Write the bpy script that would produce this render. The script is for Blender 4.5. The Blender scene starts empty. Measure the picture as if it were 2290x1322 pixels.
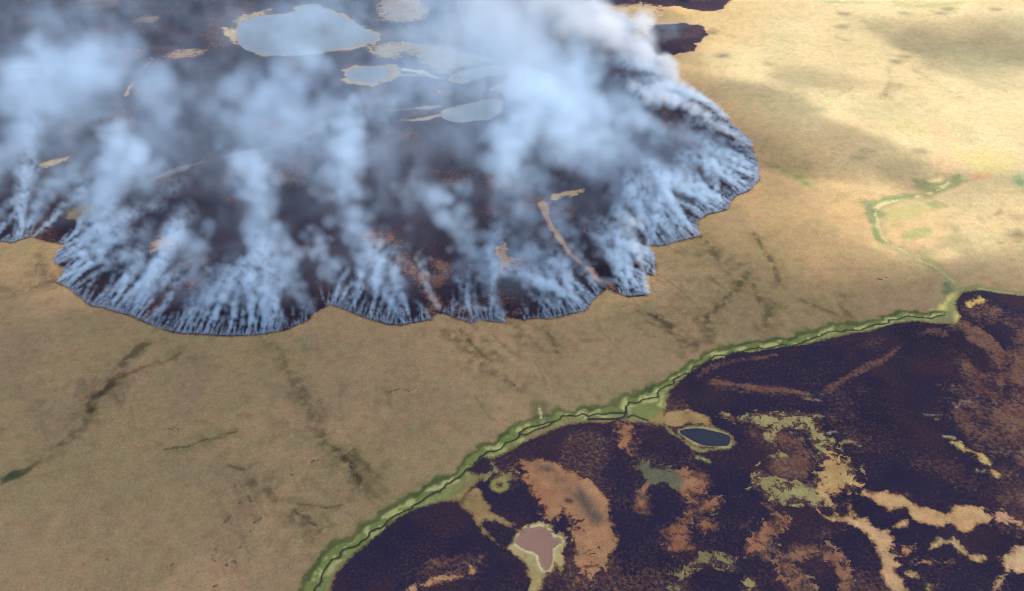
import bpy, math, random
import numpy as np
from mathutils import Vector

random.seed(7)
SC = bpy.context.scene
COL = SC.collection

# ------------------------------------------------------------------ camera, light, exposure
CAM_H, PITCH, FPX = 600.0, math.radians(37.0), 2065.0
cam_data = bpy.data.cameras.new('camera')
cam = bpy.data.objects.new('camera', cam_data)
COL.objects.link(cam)
cam.location = (0, 0, CAM_H)
cam.rotation_euler = (math.radians(90) - PITCH, 0, 0)
cam_data.sensor_fit = 'HORIZONTAL'
cam_data.angle = 2 * math.atan(1145.0 / FPX)
cam_data.clip_start = 1.0
cam_data.clip_end = 60000.0
SC.camera = cam

SUN_EL, SUN_AZ = math.radians(47), math.radians(92)     # azimuth clockwise from +Y (away from the camera)
SUNV = Vector((math.sin(SUN_AZ) * math.cos(SUN_EL), math.cos(SUN_AZ) * math.cos(SUN_EL), math.sin(SUN_EL)))
world = bpy.data.worlds.new('World')
SC.world = world
world.use_nodes = True
wn = world.node_tree
for n in list(wn.nodes):
    wn.nodes.remove(n)
wo = wn.nodes.new('ShaderNodeOutputWorld')
wb = wn.nodes.new('ShaderNodeBackground')
ws = wn.nodes.new('ShaderNodeTexSky')
ws.sky_type = 'NISHITA'
ws.sun_disc = False
ws.sun_elevation = SUN_EL
ws.sun_rotation = SUN_AZ
ws.altitude = 300
ws.air_density = 1.0
ws.dust_density = 1.2
wb.inputs['Strength'].default_value = 0.13
wn.links.new(ws.outputs[0], wb.inputs['Color'])
wn.links.new(wb.outputs[0], wo.inputs['Surface'])

sun_data = bpy.data.lights.new('sun', 'SUN')
sun_data.energy = 5.0
sun_data.angle = math.radians(0.53)
sun_data.color = (1.0, 0.96, 0.90)
sun = bpy.data.objects.new('sun', sun_data)
COL.objects.link(sun)
sun.rotation_euler = SUNV.to_track_quat('Z', 'Y').to_euler()
sun.location = (900, 900, 2500)

SC.view_settings.view_transform = 'Standard'
SC.view_settings.look = 'None'
SC.view_settings.exposure = 1.2
SC.view_settings.gamma = 1.0
SC.view_settings.use_curve_mapping = False
SC.render.engine = 'CYCLES'
cy = SC.cycles
cy.max_bounces = 6
cy.diffuse_bounces = 1
cy.glossy_bounces = 2
cy.transmission_bounces = 2
cy.volume_bounces = 2
cy.transparent_max_bounces = 512
SC.cycles.filter_width = 1.15
cy.volume_step_rate = 1.0
cy.volume_max_steps = 512
cy.use_denoising = True
cy.denoiser = 'OPENIMAGEDENOISE'

# ------------------------------------------------------------------ helpers
VIEWS = {'F': (0, 0, 1.0), 'A': (650, 862, 2.8625), 'C': (1350, 862, 2.8745), 'D': (1740, 862, 2.8745), 'E': (1490, 430, 2.8625),
         'G': (750, 0, 2.8625), 'H': (0, 0, 2.8625), 'I': (1490, 0, 2.8625), 'J': (0, 430, 2.8625), 'K': (750, 430, 2.8625),
         'L': (0, 862, 2.8625), 'M': (1850, 380, 4.4068), 'N': (200, 720, 2.644), 'O': (1400, 480, 3.889), 'P': (1950, 640, 3.6735)}
CP, SP = math.cos(PITCH), math.sin(PITCH)


def ground(u, v, z=0.0):
    """survey point of the photograph -> metres on the plain"""
    dx, dy = (u - 1145.0) / FPX, (v - 661.0) / FPX
    d = (dx, CP - dy * SP, -SP - dy * CP)
    t = (z - CAM_H) / d[2]
    return (d[0] * t, d[1] * t)


def S(view, *xy, z=0.0):
    """a list of points read off one map sheet -> metres"""
    ox, oy, s = VIEWS[view]
    return np.array([ground(ox + xy[i] / s, oy + xy[i + 1] / s, z) for i in range(0, len(xy), 2)])


def chaikin(p, n=1, closed=True):
    for _ in range(n):
        q = np.roll(p, -1, 0) if closed else p[1:]
        b = p if closed else p[:-1]
        r = np.empty((2 * len(b), 2))
        r[0::2] = .75 * b + .25 * q
        r[1::2] = .25 * b + .75 * q
        p = r if closed else np.vstack([p[:1], r, p[-1:]])
    return p


def smooth(a, b, x):
    t = np.clip((x - a) / (b - a), 0, 1)
    return t * t * (3 - 2 * t)


_TAB = {}


def vnoise(x, y, seed=0):
    if seed not in _TAB:
        _TAB[seed] = np.random.default_rng(1000 + seed).random((256, 256)).astype(np.float32)
    T = _TAB[seed]
    xi, yi = np.floor(x).astype(np.int32), np.floor(y).astype(np.int32)
    fx, fy = (x - xi).astype(np.float32), (y - yi).astype(np.float32)
    fx, fy = fx * fx * (3 - 2 * fx), fy * fy * (3 - 2 * fy)
    x0, x1, y0, y1 = xi & 255, (xi + 1) & 255, yi & 255, (yi + 1) & 255
    a = T[y0, x0] * (1 - fx) + T[y0, x1] * fx
    b = T[y1, x0] * (1 - fx) + T[y1, x1] * fx
    return a * (1 - fy) + b * fy


def fbm(x, y, scale, octv=4, seed=0, rough=0.5):
    s, a, tot, f = 0, 1.0, 0, 1.0 / scale
    for i in range(octv):
        s = s + a * vnoise(x * f + 17.3 * i, y * f + 9.1 * i, seed + i)
        tot += a
        a *= rough
        f *= 2.03
    return s / tot


def lin(r, g, b):
    return np.array([(c / 12.92 if c <= .04045 else ((c + .055) / 1.055) ** 2.4) for c in (r / 255, g / 255, b / 255)], dtype=np.float32)


def tag(o, label=None, cat=None, group=None, kind=None):
    for k, v in (('label', label), ('category', cat), ('group', group), ('kind', kind)):
        if v:
            o[k] = v
    return o


def link(name, me, mat=None, parent=None):
    o = bpy.data.objects.new(name, me)
    if mat is not None and hasattr(me, 'materials'):
        me.materials.append(mat)
    COL.objects.link(o)
    if parent is not None:
        o.parent = parent
    return o


def new_mat(name):
    m = bpy.data.materials.new(name)
    m.use_nodes = True
    nt = m.node_tree
    nt.nodes.clear()
    return m, nt


class NT:
    """tiny node-building helper"""
    def __init__(self, nt):
        self.nt = nt

    def n(self, t, **kw):
        x = self.nt.nodes.new(t)
        for k, v in kw.items():
            setattr(x, k, v)
        return x

    def put(self, sock, v):
        if hasattr(v, 'is_output'):
            self.nt.links.new(v, sock)
        else:
            sock.default_value = v

    def math(self, op, a, b=0.0, c=0.0, clamp=False):
        x = self.n('ShaderNodeMath', operation=op, use_clamp=clamp)
        for i, v in enumerate((a, b, c)):
            self.put(x.inputs[i], v)
        return x.outputs[0]

    def noise(self, vec, scale, detail=4, rough=.55, lac=2.0, dist=0.0):
        x = self.n('ShaderNodeTexNoise')
        self.put(x.inputs['Vector'], vec)
        x.inputs['Scale'].default_value = scale
        x.inputs['Detail'].default_value = detail
        x.inputs['Roughness'].default_value = rough
        x.inputs['Lacunarity'].default_value = lac
        x.inputs['Distortion'].default_value = dist
        return x.outputs[0]

    def range(self, v, a, b, c, d, smooth=False):
        x = self.n('ShaderNodeMapRange', interpolation_type='SMOOTHSTEP' if smooth else 'LINEAR')
        for i, q in enumerate((v, a, b, c, d)):
            self.put(x.inputs[i], q)
        return x.outputs[0]

    def mix(self, f, a, b, mode='MIX'):
        x = self.n('ShaderNodeMix', data_type='RGBA', blend_type=mode)
        self.put(x.inputs[0], f)
        self.put(x.inputs[6], a)
        self.put(x.inputs[7], b)
        return x.outputs[2]

    def attr(self, name, out=2):
        return self.n('ShaderNodeAttribute', attribute_name=name).outputs[out]
# ------------------------------------------------------------------ survey data (read off the photograph, kept as metres on the plain)
# outline of the big burning area: its front edge, then far behind the frame
FIRE = np.vstack([S('F', -60, 545, 0, 541, 25, 543, 50, 536, 65, 532, 80, 538, 110, 542, 142, 544, 133, 560, 126, 585, 138, 598, 129, 632, 150, 646, 170, 660, 210, 682,
                    260, 697, 310, 715, 360, 730, 410, 742, 470, 748, 530, 752, 580, 750, 640, 738, 690, 718, 702, 705, 730, 692, 742, 684, 760, 695,
                    800, 705, 850, 718, 900, 725, 960, 715, 972, 700, 1000, 695, 1020, 706, 1055, 720, 1090, 717, 1130, 722, 1133, 709, 1170, 717, 1250, 712,
                    1300, 695, 1340, 668, 1357, 647, 1350, 634, 1375, 655, 1395, 665, 1448, 660, 1445, 615, 1460, 616, 1466, 590, 1463, 568, 1452, 556,
                    1425, 549, 1480, 549, 1520, 541, 1555, 526, 1562, 492, 1580, 476, 1625, 470, 1645, 440, 1677, 425, 1690, 395, 1701, 378, 1686, 345,
                    1678, 318, 1658, 298, 1626, 264, 1602, 240, 1560, 212, 1530, 196, 1505, 176, 1490, 150, 1478, 126, 1515, 122, 1545, 112, 1568, 92, 1575, 72,
                    1560, 56, 1530, 52, 1480, 58, 1440, 54, 1450, 32, 1475, 17, 1520, 15, 1560, 24, 1605, 22, 1630, 4, 1640, -15, 1500, -120),
                  S('F', -900, -160, -900, 500)])
# the older burn on the near side of the stream
OLD = np.vstack([S('A', 232, 1420, 265, 1290, 300, 1200, 340, 1150, 400, 1090, 500, 1010, 600, 920, 700, 840, 800, 792, 900, 765, 1000, 745, 1090, 740,
                   1150, 660, 1230, 600, 1310, 545, 1200, 568, 1135, 545, 1180, 500, 1225, 450, 1300, 470, 1400, 420, 1480, 370, 1600, 320, 1700, 280,
                   1800, 250, 1900, 237, 2080, 240, 2150, 230),
                 S('C', 170, 230, 300, 240, 390, 262, 400, 180, 392, 108, 430, 50), S('E', 0, 1290, 100, 1200, 200, 1120, 270, 1080, 380, 1050, 430, 1025,
                   560, 1020, 700, 1000, 900, 970, 1100, 930, 1200, 900, 1300, 890, 1400, 860, 1500, 835, 1570, 825, 1700, 840, 1850, 850, 1890, 800,
                   1865, 750, 1850, 700, 1900, 640, 2000, 626, 2100, 640, 2200, 655, 2290, 667), S('F', 2420, 668, 2900, 700, 2600, 1500, 1600, 1560, 760, 1430)])

PALE, TANC, OLIVE, RUST, SAND, GREYGREEN = lin(185, 160, 110), lin(158, 126, 88), lin(128, 120, 78), lin(150, 98, 68), lin(196, 166, 112), lin(98, 92, 70)
# unburnt islands: outline, colour, raggedness (share of char speckle let in), label
ISLANDS = [
    (S('A', 1080, 740, 1130, 690, 1190, 648, 1230, 690, 1300, 755, 1320, 820, 1370, 860, 1420, 888, 1390, 908, 1330, 880, 1240, 862, 1230, 905, 1285, 960, 1370, 1050, 1345, 1050, 1250, 950, 1150, 850, 1100, 800), lin(142, 118, 78), .0,
     'olive tan tongue of unburnt grass reaching from the green stream bank into the char'),
    (S('A', 1320, 525, 1440, 500, 1470, 560, 1450, 640, 1420, 690, 1380, 650, 1310, 660, 1290, 610), OLIVE, .30,
     'olive scrap of grass round a small yellow ring beside the stream'),
    (S('A', 1460, 480, 1540, 465, 1640, 480, 1720, 510, 1780, 550, 1860, 590, 1920, 640, 1990, 700, 2010, 760, 2040, 800, 2060, 860, 2090, 920,
       2090, 1000, 2070, 1070, 2040, 1100, 2050, 1150, 1990, 1180, 1920, 1200, 1850, 1260, 1810, 1310, 1780, 1270, 1830, 1230, 1820, 1150, 1810, 1050,
       1830, 960, 1800, 900, 1812, 860, 1750, 790, 1680, 870, 1660, 872, 1630, 850, 1590, 790, 1580, 740, 1530, 700, 1510, 620, 1480, 600, 1490, 560, 1460, 520), lin(152, 108, 76), .2,
     'large orange crescent of unburnt heath with a grey streak along it'),
    (S('A', 740, 1317, 830, 1270, 900, 1240, 1000, 1215, 1080, 1205, 1150, 1178, 1190, 1190, 1150, 1240, 1050, 1240, 950, 1262, 860, 1292, 800, 1325), lin(165, 122, 88), .22,
     'pale orange arc of unburnt grass at the bottom edge'),
    (S('A', 1380, 1040, 1430, 1010, 1440, 960, 1470, 915, 1530, 895, 1600, 885, 1660, 920, 1680, 960, 1735, 990, 1720, 1060, 1740, 1120, 1762, 1140, 1735, 1275, 1715, 1200, 1690, 1130,
       1660, 1200, 1620, 1325, 1520, 1325, 1510, 1270, 1490, 1140, 1440, 1080), lin(158, 138, 92), .0,
     'pale cracked shore of the pink mud pond'),
    (S('C', 400, 170, 470, 150, 520, 165, 560, 150, 620, 165, 680, 205, 700, 240, 720, 278, 640, 265, 560, 258, 500, 263, 455, 285, 420, 262, 300, 238), lin(150, 122, 80), .0,
     'tan flat between the green stream bank and the dark pond'),
    (S('C', 770, 198, 850, 193, 1000, 196, 1150, 186, 1250, 200, 1352, 195, 1330, 235, 1362, 265, 1420, 330, 1450, 420, 1500, 480, 1560, 498, 1592, 520, 1600, 580, 1590, 645, 1500, 690, 1420, 740,
       1365, 765, 1250, 730, 1180, 745, 1100, 735, 1050, 690, 990, 650, 968, 605, 1010, 560, 1060, 600, 1150, 640, 1230, 620, 1300, 650, 1380, 610, 1410, 560, 1450, 520, 1430, 470, 1400, 410, 1360, 350, 1330, 300,
       1290, 275, 1220, 255, 1150, 270, 1090, 262, 1040, 280, 1010, 245, 960, 238, 860, 232, 800, 225), lin(140, 124, 80), .42,
     'pale olive horseshoe of unburnt sedge opening to the left'),
    (S('C', 1040, 470, 1090, 440, 1140, 415, 1200, 425, 1185, 480, 1140, 500, 1100, 480), lin(142, 126, 84), .2, 'small olive fleck in the middle of the horseshoe'),
    (S('C', 1035, 330, 1070, 310, 1100, 350, 1090, 385, 1060, 370), lin(146, 126, 84), .2, 'tiny olive fleck near the upper arm of the horseshoe'),
    (S('D', 300, 490, 350, 475, 400, 500, 450, 495, 470, 560, 495, 630, 440, 660, 400, 690, 330, 715, 280, 640, 260, 560), lin(168, 132, 84), .0,
     'plain tan lobe of grass at the closed end of the olive horseshoe'),
    (S('C', 80, 285, 130, 240, 195, 258, 205, 318, 300, 328, 225, 362, 190, 350, 165, 390, 180, 430, 220, 470, 330, 510, 430, 552, 580, 545, 560, 580, 650, 612, 630, 700, 580, 730, 520, 690,
       450, 655, 320, 645, 270, 640, 280, 670, 260, 760, 220, 795, 208, 740, 230, 660, 270, 612, 200, 510, 182, 470, 120, 400), lin(144, 100, 72), .24,
     'rusty branching strip of heath running down from the stream bend'),
    (S('C', 218, 478, 330, 528, 455, 590, 442, 645, 340, 632, 250, 562), GREYGREEN, .0,
     'grey green dried pool inside the rusty strip'),
    (S('C', 480, 900, 530, 840, 600, 775, 700, 742, 720, 765, 640, 802, 562, 860, 522, 900, 545, 1000, 560, 1040, 470, 1052, 400, 980, 378, 930), lin(132, 86, 62), .42,
     'rust brown hooked scrap of heath left of the char centre'),
    (S('C', 600, 890, 650, 858, 735, 900, 720, 942, 680, 920, 640, 925), lin(140, 94, 68), .35, 'small rust brown fleck of heath inside the hook'),
    (S('C', 920, 1050, 990, 975, 1080, 900, 1150, 850, 1175, 880, 1085, 950, 1060, 1000, 1085, 1040, 1040, 1105, 1010, 1060, 940, 1075), lin(138, 92, 66), .48,
     'rust brown diagonal scrap of heath above the broken ring'),
    (S('C', 440, 1330, 470, 1215, 560, 1140, 640, 1098, 720, 1088, 812, 1108, 850, 1175, 800, 1165, 720, 1132, 640, 1142, 575, 1185, 520, 1245, 510, 1330), lin(122, 112, 74), .34,
     'olive broken ring of sedge at the bottom of the char'),
    (S('C', 900, 1300, 930, 1245, 975, 1280, 950, 1330), lin(140, 122, 78), .3, 'small olive scrap right of the broken ring'),
    (S('C', 1120, 1140, 1250, 1045, 1370, 1025, 1450, 1058, 1535, 1108, 1565, 1180, 1578, 1330, 1528, 1330, 1518, 1210, 1450, 1115, 1370, 1085, 1285, 1112, 1200, 1135, 1310, 1250, 1320, 1330, 1200, 1330), lin(135, 95, 72), .46,
     'rust brown arch of heath at the bottom edge beside the sandy band'),
    (S('D', 505, 648, 560, 678, 600, 710, 680, 716, 790, 705, 830, 740, 860, 778, 940, 778, 1010, 800, 1070, 818, 1150, 788, 1300, 800, 1352, 850, 1362, 912, 1330, 880, 1280, 882, 1240, 922,
       1190, 957, 1150, 940, 1110, 895, 1020, 900, 940, 880, 860, 840, 820, 790, 740, 785, 718, 815, 700, 812, 690, 780, 640, 760, 600, 722, 550, 712), lin(178, 136, 92), .08,
     'long sandy band of unburnt grass crossing the char to the right'),
    (S('D', 748, 905, 800, 868, 830, 868, 822, 895, 780, 912), lin(180, 140, 96), .1, 'short sandy fleck below the long sandy band'),
    (S('D', 1388, 832, 1440, 815, 1530, 890, 1470, 885, 1400, 870), lin(165, 122, 90), .3, 'sandy scrap at the far end of the long band'),
    (S('D', 262, 825, 330, 850, 400, 848, 438, 838, 445, 780, 460, 718, 488, 800, 492, 858, 560, 866, 620, 918, 705, 930, 752, 970, 742, 1030, 772, 1130, 760, 1190, 800, 1262, 832, 1330,
       720, 1330, 672, 1200, 650, 1100, 630, 1020, 590, 955, 540, 922, 488, 892, 400, 872, 320, 862), lin(180, 140, 98), .06,
     'sandy band bending down to the bottom edge'),
    (S('D', 340, 775, 365, 755, 395, 760, 372, 790, 388, 830, 365, 842, 352, 800), lin(170, 140, 92), .1, 'tiny sandy fleck left of the bending band'),
    (S('D', 968, 1052, 1040, 985, 1108, 998, 1132, 968, 1162, 1020, 1232, 1080, 1325, 1100, 1302, 1142, 1230, 1122, 1160, 1062, 1112, 1015, 1050, 1012, 1000, 1045), lin(182, 152, 104), .1,
     'forked sandy strip near the right edge'),
    (S('D', 868, 1142, 940, 1118, 1000, 1104, 1042, 1130, 1142, 1124, 1132, 1152, 1030, 1147, 930, 1152), lin(170, 132, 94), .16, 'low sandy streak below the forked strip'),
    (S('D', 748, 1068, 830, 1038, 892, 1034, 862, 1052, 800, 1085), lin(160, 118, 86), .25, 'short sandy streak left of the forked strip'),
    (S('D', 818, 1210, 892, 1204, 932, 1236, 880, 1226), lin(168, 140, 92), .1, 'thin sandy curl near the bottom right'),
    (S('D', 938, 1268, 970, 1262, 1040, 1290, 1020, 1306, 958, 1314), lin(160, 142, 88), .2, 'yellowish scrap at the bottom right'),
    (S('D', 1428, 1108, 1470, 1068, 1520, 1030, 1620, 1020, 1640, 1190, 1545, 1200, 1500, 1182, 1472, 1225, 1440, 1292, 1400, 1330, 1368, 1330, 1400, 1258, 1462, 1200), lin(190, 155, 112), .12,
     'pale sandy patch against the right edge'),
    (S('D', 1108, 368, 1170, 362, 1200, 398, 1300, 438, 1345, 470, 1362, 512, 1318, 502, 1290, 452, 1210, 422, 1160, 396), lin(178, 150, 92), .05, 'narrow yellowish strip in the right part of the char'),
    (S('D', 1378, 548, 1424, 578, 1402, 592), lin(170, 140, 88), .05, 'tiny yellowish fleck below the narrow strip'),
    (S('E', 1920, 705, 2010, 660, 2042, 692, 1960, 742, 1925, 735), lin(190, 165, 100), .0, 'yellow patch of grass just beyond the stream confluence'),
    (S('D', 1000, 205, 1020, 195, 1042, 210, 1018, 226), lin(150, 135, 80), .0, 'tiny yellow fleck alone in the dark char'),
    # behind the fire front
    (S('G', 1380, 1245, 1450, 1235, 1540, 1212, 1600, 1215, 1540, 1255, 1440, 1265, 1380, 1275), lin(150, 122, 85), .2, 'thin brown streak of grass behind the front, seen between smoke'),
    (S('K', 1310, 70, 1350, 60, 1360, 130, 1400, 190, 1440, 270, 1480, 330, 1560, 420, 1640, 480, 1700, 560, 1680, 570, 1600, 500, 1500, 420, 1430, 330, 1380, 250, 1330, 160), lin(146, 112, 82), .12,
     'brown ribbon of grass running back from the front'),
    (S('K', 1030, 430, 1080, 330, 1100, 420, 1160, 430, 1120, 480, 1060, 560, 1020, 560), lin(140, 108, 76), .25, 'brown scrap of grass in the middle of the fire'),
    (S('J', 420, 120, 520, 80, 640, 50, 620, 110, 560, 150, 480, 180, 430, 160), lin(112, 92, 62), .2, 'olive brown scrap of grass behind the left notch'),
    (S('J', 950, 330, 1000, 290, 1100, 290, 1130, 330, 1060, 370, 980, 380), lin(132, 104, 74), .3, 'brown scrap of grass behind the left front'),
    (S('G', 260, 20, 330, -20, 520, -20, 600, 60, 560, 120, 450, 145, 330, 130, 260, 135, 300, 90), lin(176, 146, 112), .4, 'pale scrap of grass behind the largest lake'),
    (S('G', 200, 300, 330, 280, 440, 270, 560, 285, 700, 290, 800, 330, 900, 350, 1020, 375, 900, 420, 780, 430, 720, 470, 620, 465, 560, 400, 440, 330, 380, 380, 280, 370), lin(168, 146, 104), .42,
     'mottled tan isthmus between the two nearer lakes'),
    (S('H', 1075, 350, 1120, 330, 1220, 320, 1320, 322, 1290, 350, 1180, 372, 1090, 385), lin(160, 128, 90), .42, 'tan streak left of the largest lake'),
    (S('H', 860, 125, 930, 105, 1010, 115, 1010, 140, 940, 148, 870, 145), lin(120, 96, 80), .3, 'faint brown streak in the far char'),
    (S('H', 1490, 135, 1560, 90, 1660, 70, 1760, 50, 1700, 90, 1600, 125, 1530, 142), lin(180, 146, 112), .35, 'pale far shore left of the largest lake'),
    (S('H', 1425, 172, 1470, 180, 1520, 200, 1512, 270, 1500, 280, 1450, 235), lin(196, 164, 108), .2, 'yellow left shore of the largest lake'),
    (S('H', 260, 1050, 340, 1025, 440, 1005, 420, 1030, 340, 1055, 270, 1070), lin(132, 108, 76), .32, 'thin tan streak of grass near the left edge'),
    (S('G', 1600, 10, 1800, 30, 1990, 20, 2100, 45, 2060, 110, 2000, 160, 1990, 220, 1940, 260, 1900, 250, 1950, 180, 1880, 130, 1750, 80, 1620, 60), lin(178, 152, 112), .42,
     'mottled grass spur beside the far burnt patch'),
]
# lakes: outline, label
LAKES = {
    'a': chaikin(S('F', 531, 62, 545, 46, 580, 36, 625, 34, 657, 27, 665, 17, 685, 11, 713, 13, 722, 19, 744, 27, 769, 39, 800, 52, 820, 66, 844, 76, 849, 83, 837, 91, 816, 98, 785, 105,
                   750, 112, 734, 114, 700, 120, 664, 124, 625, 124, 594, 122, 559, 116, 541, 108, 533, 95, 529, 77), 1),
    'b': chaikin(S('G', 60, 475, 90, 442, 150, 426, 250, 420, 330, 430, 362, 455, 350, 482, 300, 510, 220, 532, 150, 520, 85, 522), 1),
    'c': chaikin(S('G', 745, 502, 800, 482, 900, 462, 960, 436, 1060, 425, 1150, 425, 1300, 432, 1350, 465, 1430, 500, 1530, 560, 1525, 605, 1440, 640, 1300, 655, 1150, 640, 1060, 600, 1000, 560,
                   1120, 540, 1145, 500, 1090, 462, 1000, 478, 900, 512, 790, 522), 1),
    'd': chaikin(S('G', 662, 740, 720, 700, 850, 660, 960, 640, 1060, 640, 1080, 700, 1000, 760, 900, 772, 800, 788, 710, 772), 1),
    'pond': chaikin(S('C', 468, 292, 520, 272, 620, 266, 700, 285, 780, 302, 828, 330, 815, 388, 770, 396, 650, 392, 590, 370, 520, 332), 1),
    'mud': chaikin(S('A', 1438, 1005, 1475, 975, 1500, 950, 1560, 935, 1610, 918, 1660, 950, 1668, 982, 1718, 985, 1690, 1012, 1662, 1040, 1678, 1080, 1652, 1160, 1622, 1172, 1590, 1112, 1570, 1080, 1480, 1042), 1),
}
# stream channel and its side arms
STREAM = np.vstack([S('A', 120, 1400, 150, 1300, 200, 1230, 215, 1190, 250, 1140, 265, 1115, 330, 1080, 345, 1050, 400, 1020, 450, 990, 500, 950, 560, 900, 620, 860, 680, 830, 750, 790, 800, 755,
                      830, 745, 880, 715, 930, 690, 965, 685, 985, 655, 1000, 630, 1050, 600, 1110, 580, 1125, 545, 1140, 520, 1190, 480, 1215, 445, 1250, 418, 1340, 402, 1380, 370, 1420, 350, 1448, 318,
                      1470, 285, 1530, 268, 1600, 258, 1680, 228, 1760, 200, 1830, 188, 1860, 185, 1900, 215, 1960, 180, 1990, 190, 2060, 182, 2090, 160, 2140, 172),
                    S('C', 150, 130, 175, 112, 230, 105, 260, 80, 290, 75, 340, 72, 360, 32, 400, 5), S('E', 60, 1198, 130, 1160, 160, 1125, 200, 1108, 240, 1100, 268, 1068, 330, 1045, 400, 1032,
                      450, 1022, 500, 1005, 560, 1000, 640, 990, 700, 985, 760, 975, 800, 982, 880, 968, 905, 950, 960, 925, 1000, 915, 1060, 892, 1110, 898, 1160, 880, 1220, 885, 1300, 872, 1350, 850, 1400, 842,
                      1440, 815, 1500, 808, 1560, 792, 1650, 800, 1740, 802, 1790, 790)])
ARM_A = S('A', 1462, 300, 1500, 320, 1560, 285, 1650, 258, 1690, 225)
ARM_B = S('A', 1900, 215, 1980, 212, 2050, 215, 2130, 205, 2150, 175, 2148, 132)
ARM_C = S('A', 2150, 205, 2185, 188, 2215, 195, 2250, 212, 2290, 222)
UPPER = S('E', 1790, 790, 1850, 720, 1890, 660, 1910, 635, 1960, 625, 2010, 618, 2080, 630, 2150, 642, 2290, 662, 2450, 690)
CREEK = S('E', 1900, 640, 1860, 600, 1830, 565, 1780, 520, 1700, 470, 1620, 435, 1560, 400, 1510, 370, 1450, 345, 1400, 310, 1372, 270, 1355, 225, 1352, 180, 1335, 140, 1340, 100, 1400, 65, 1480, 48, 1560, 30, 1640, 20, 1700, 5,
          1760, -30, 1820, -70)
# faint drainage tracks over the tundra: points, half width m, strength
TRACKS = [
    (S('N', 350, 120, 300, 140, 260, 195, 205, 230, 140, 345, 90, 400, 30, 460, 0, 520), 5, .85), (S('L', 720, 0, 640, 80, 580, 170, 540, 260, 460, 330, 380, 390, 300, 470, 200, 520), 5, .7),
    (S('N', 540, 190, 480, 220, 360, 255, 280, 285, 200, 320), 4, .7), (S('N', 450, 755, 530, 742, 590, 740, 650, 715, 690, 695, 760, 692), 1.3, 1.0), (S('N', 820, 660, 870, 650), 1.5, .8),
    (S('N', 1040, 100, 1110, 190, 1190, 290, 1230, 370, 1260, 460, 1290, 540, 1350, 610, 1380, 690, 1470, 770, 1540, 850, 1590, 930, 1620, 1000, 1690, 1040), 7, .55),
    (S('N', 1370, 690, 1430, 740, 1490, 780), 2, .9), (S('N', 1500, 800, 1560, 860, 1600, 930, 1630, 985), 4, .8), (S('N', 1540, 770, 1620, 830, 1700, 910, 1740, 960), 4, .6),
    (S('N', 960, 950, 1050, 970, 1090, 1030, 1150, 1110, 1200, 1170, 1290, 1190, 1380, 1240), 6, .5), (S('N', 1200, 1110, 1280, 1150, 1330, 1190, 1370, 1225), 3, .8), (S('N', 820, 850, 910, 875), 1.8, .8),
    (S('N', 1200, 1080, 1330, 1085, 1420, 1105, 1500, 1085), 1.6, .5),
    (S('K', 770, 840, 820, 900, 860, 960, 920, 1020, 990, 1080), 2.6, .8), (S('K', 690, 900, 800, 970, 860, 1050, 920, 1120, 1010, 1190, 1100, 1200, 1170, 1260), 6, .5),
    (S('K', 880, 850, 940, 930, 1000, 990, 1060, 1080), 3, .4), (S('K', 1120, 830, 1200, 900, 1260, 980, 1330, 1000), 6, .4), (S('K', 1300, 850, 1380, 920, 1400, 980, 1440, 1060), 3, .7),
    (S('K', 1560, 900, 1620, 950, 1700, 930), 6, .35), (S('K', 1840, 730, 1900, 745, 2000, 770, 2060, 800), 2, 1.0), (S('K', 2060, 800, 2150, 880, 2220, 960, 2290, 1000), 6, .55),
    (S('O', 640, 190, 700, 260, 760, 320, 800, 380, 850, 430), 6, .7), (S('O', 1110, 160, 1160, 230, 1170, 290, 1240, 370, 1290, 440, 1310, 540, 1360, 640), 3.5, .85),
    (S('O', 1050, 400, 980, 430, 900, 500), 6, .35), (S('O', 1070, 520, 980, 600, 930, 680, 850, 760, 760, 830, 700, 900), 5, .85), (S('O', 1100, 590, 1130, 660, 1160, 750), 2.5, .8),
    (S('O', 1260, 750, 1250, 850, 1210, 920, 1200, 1000, 1210, 1060), 6, .65), (S('O', 1530, 740, 1600, 780, 1690, 820, 1790, 850, 1860, 890), 3, .7), (S('O', 1890, 670, 1870, 760, 1890, 820, 1960, 890), 4, .6),
    (S('O', 260, 860, 360, 930, 430, 1010, 520, 1070, 620, 1130), 7, .55), (S('O', 700, 900, 740, 1000, 720, 1100), 5, .6), (S('O', 500, 820, 600, 900, 680, 940), 6, .4),
    (S('J', 250, 380, 250, 450, 290, 530, 350, 580), 6, .55), (S('J', 0, 620, 100, 640, 200, 610, 330, 580), 6, .5),
    (S('I', 1420, 430, 1440, 520, 1400, 590, 1420, 650), 4, .35), (S('I', 1570, 430, 1650, 490, 1740, 540, 1880, 620), 5, .4), (S('I', 280, 170, 400, 220, 520, 260), 5, .25),
    (S('I', 1060, 220, 1150, 260), 4, .35), (S('I', 1060, 630, 1160, 590, 1200, 560), 3, .35), (S('I', 620, 1040, 700, 1060, 740, 1080), 3, .5),
    (S('M', 1540, 1080, 1700, 1130), 3, .2), (S('M', 1600, 480, 1660, 430, 1720, 400), 4, .5), (S('M', 1700, 740, 1780, 690, 1930, 720), 4, .55),
]
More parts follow.
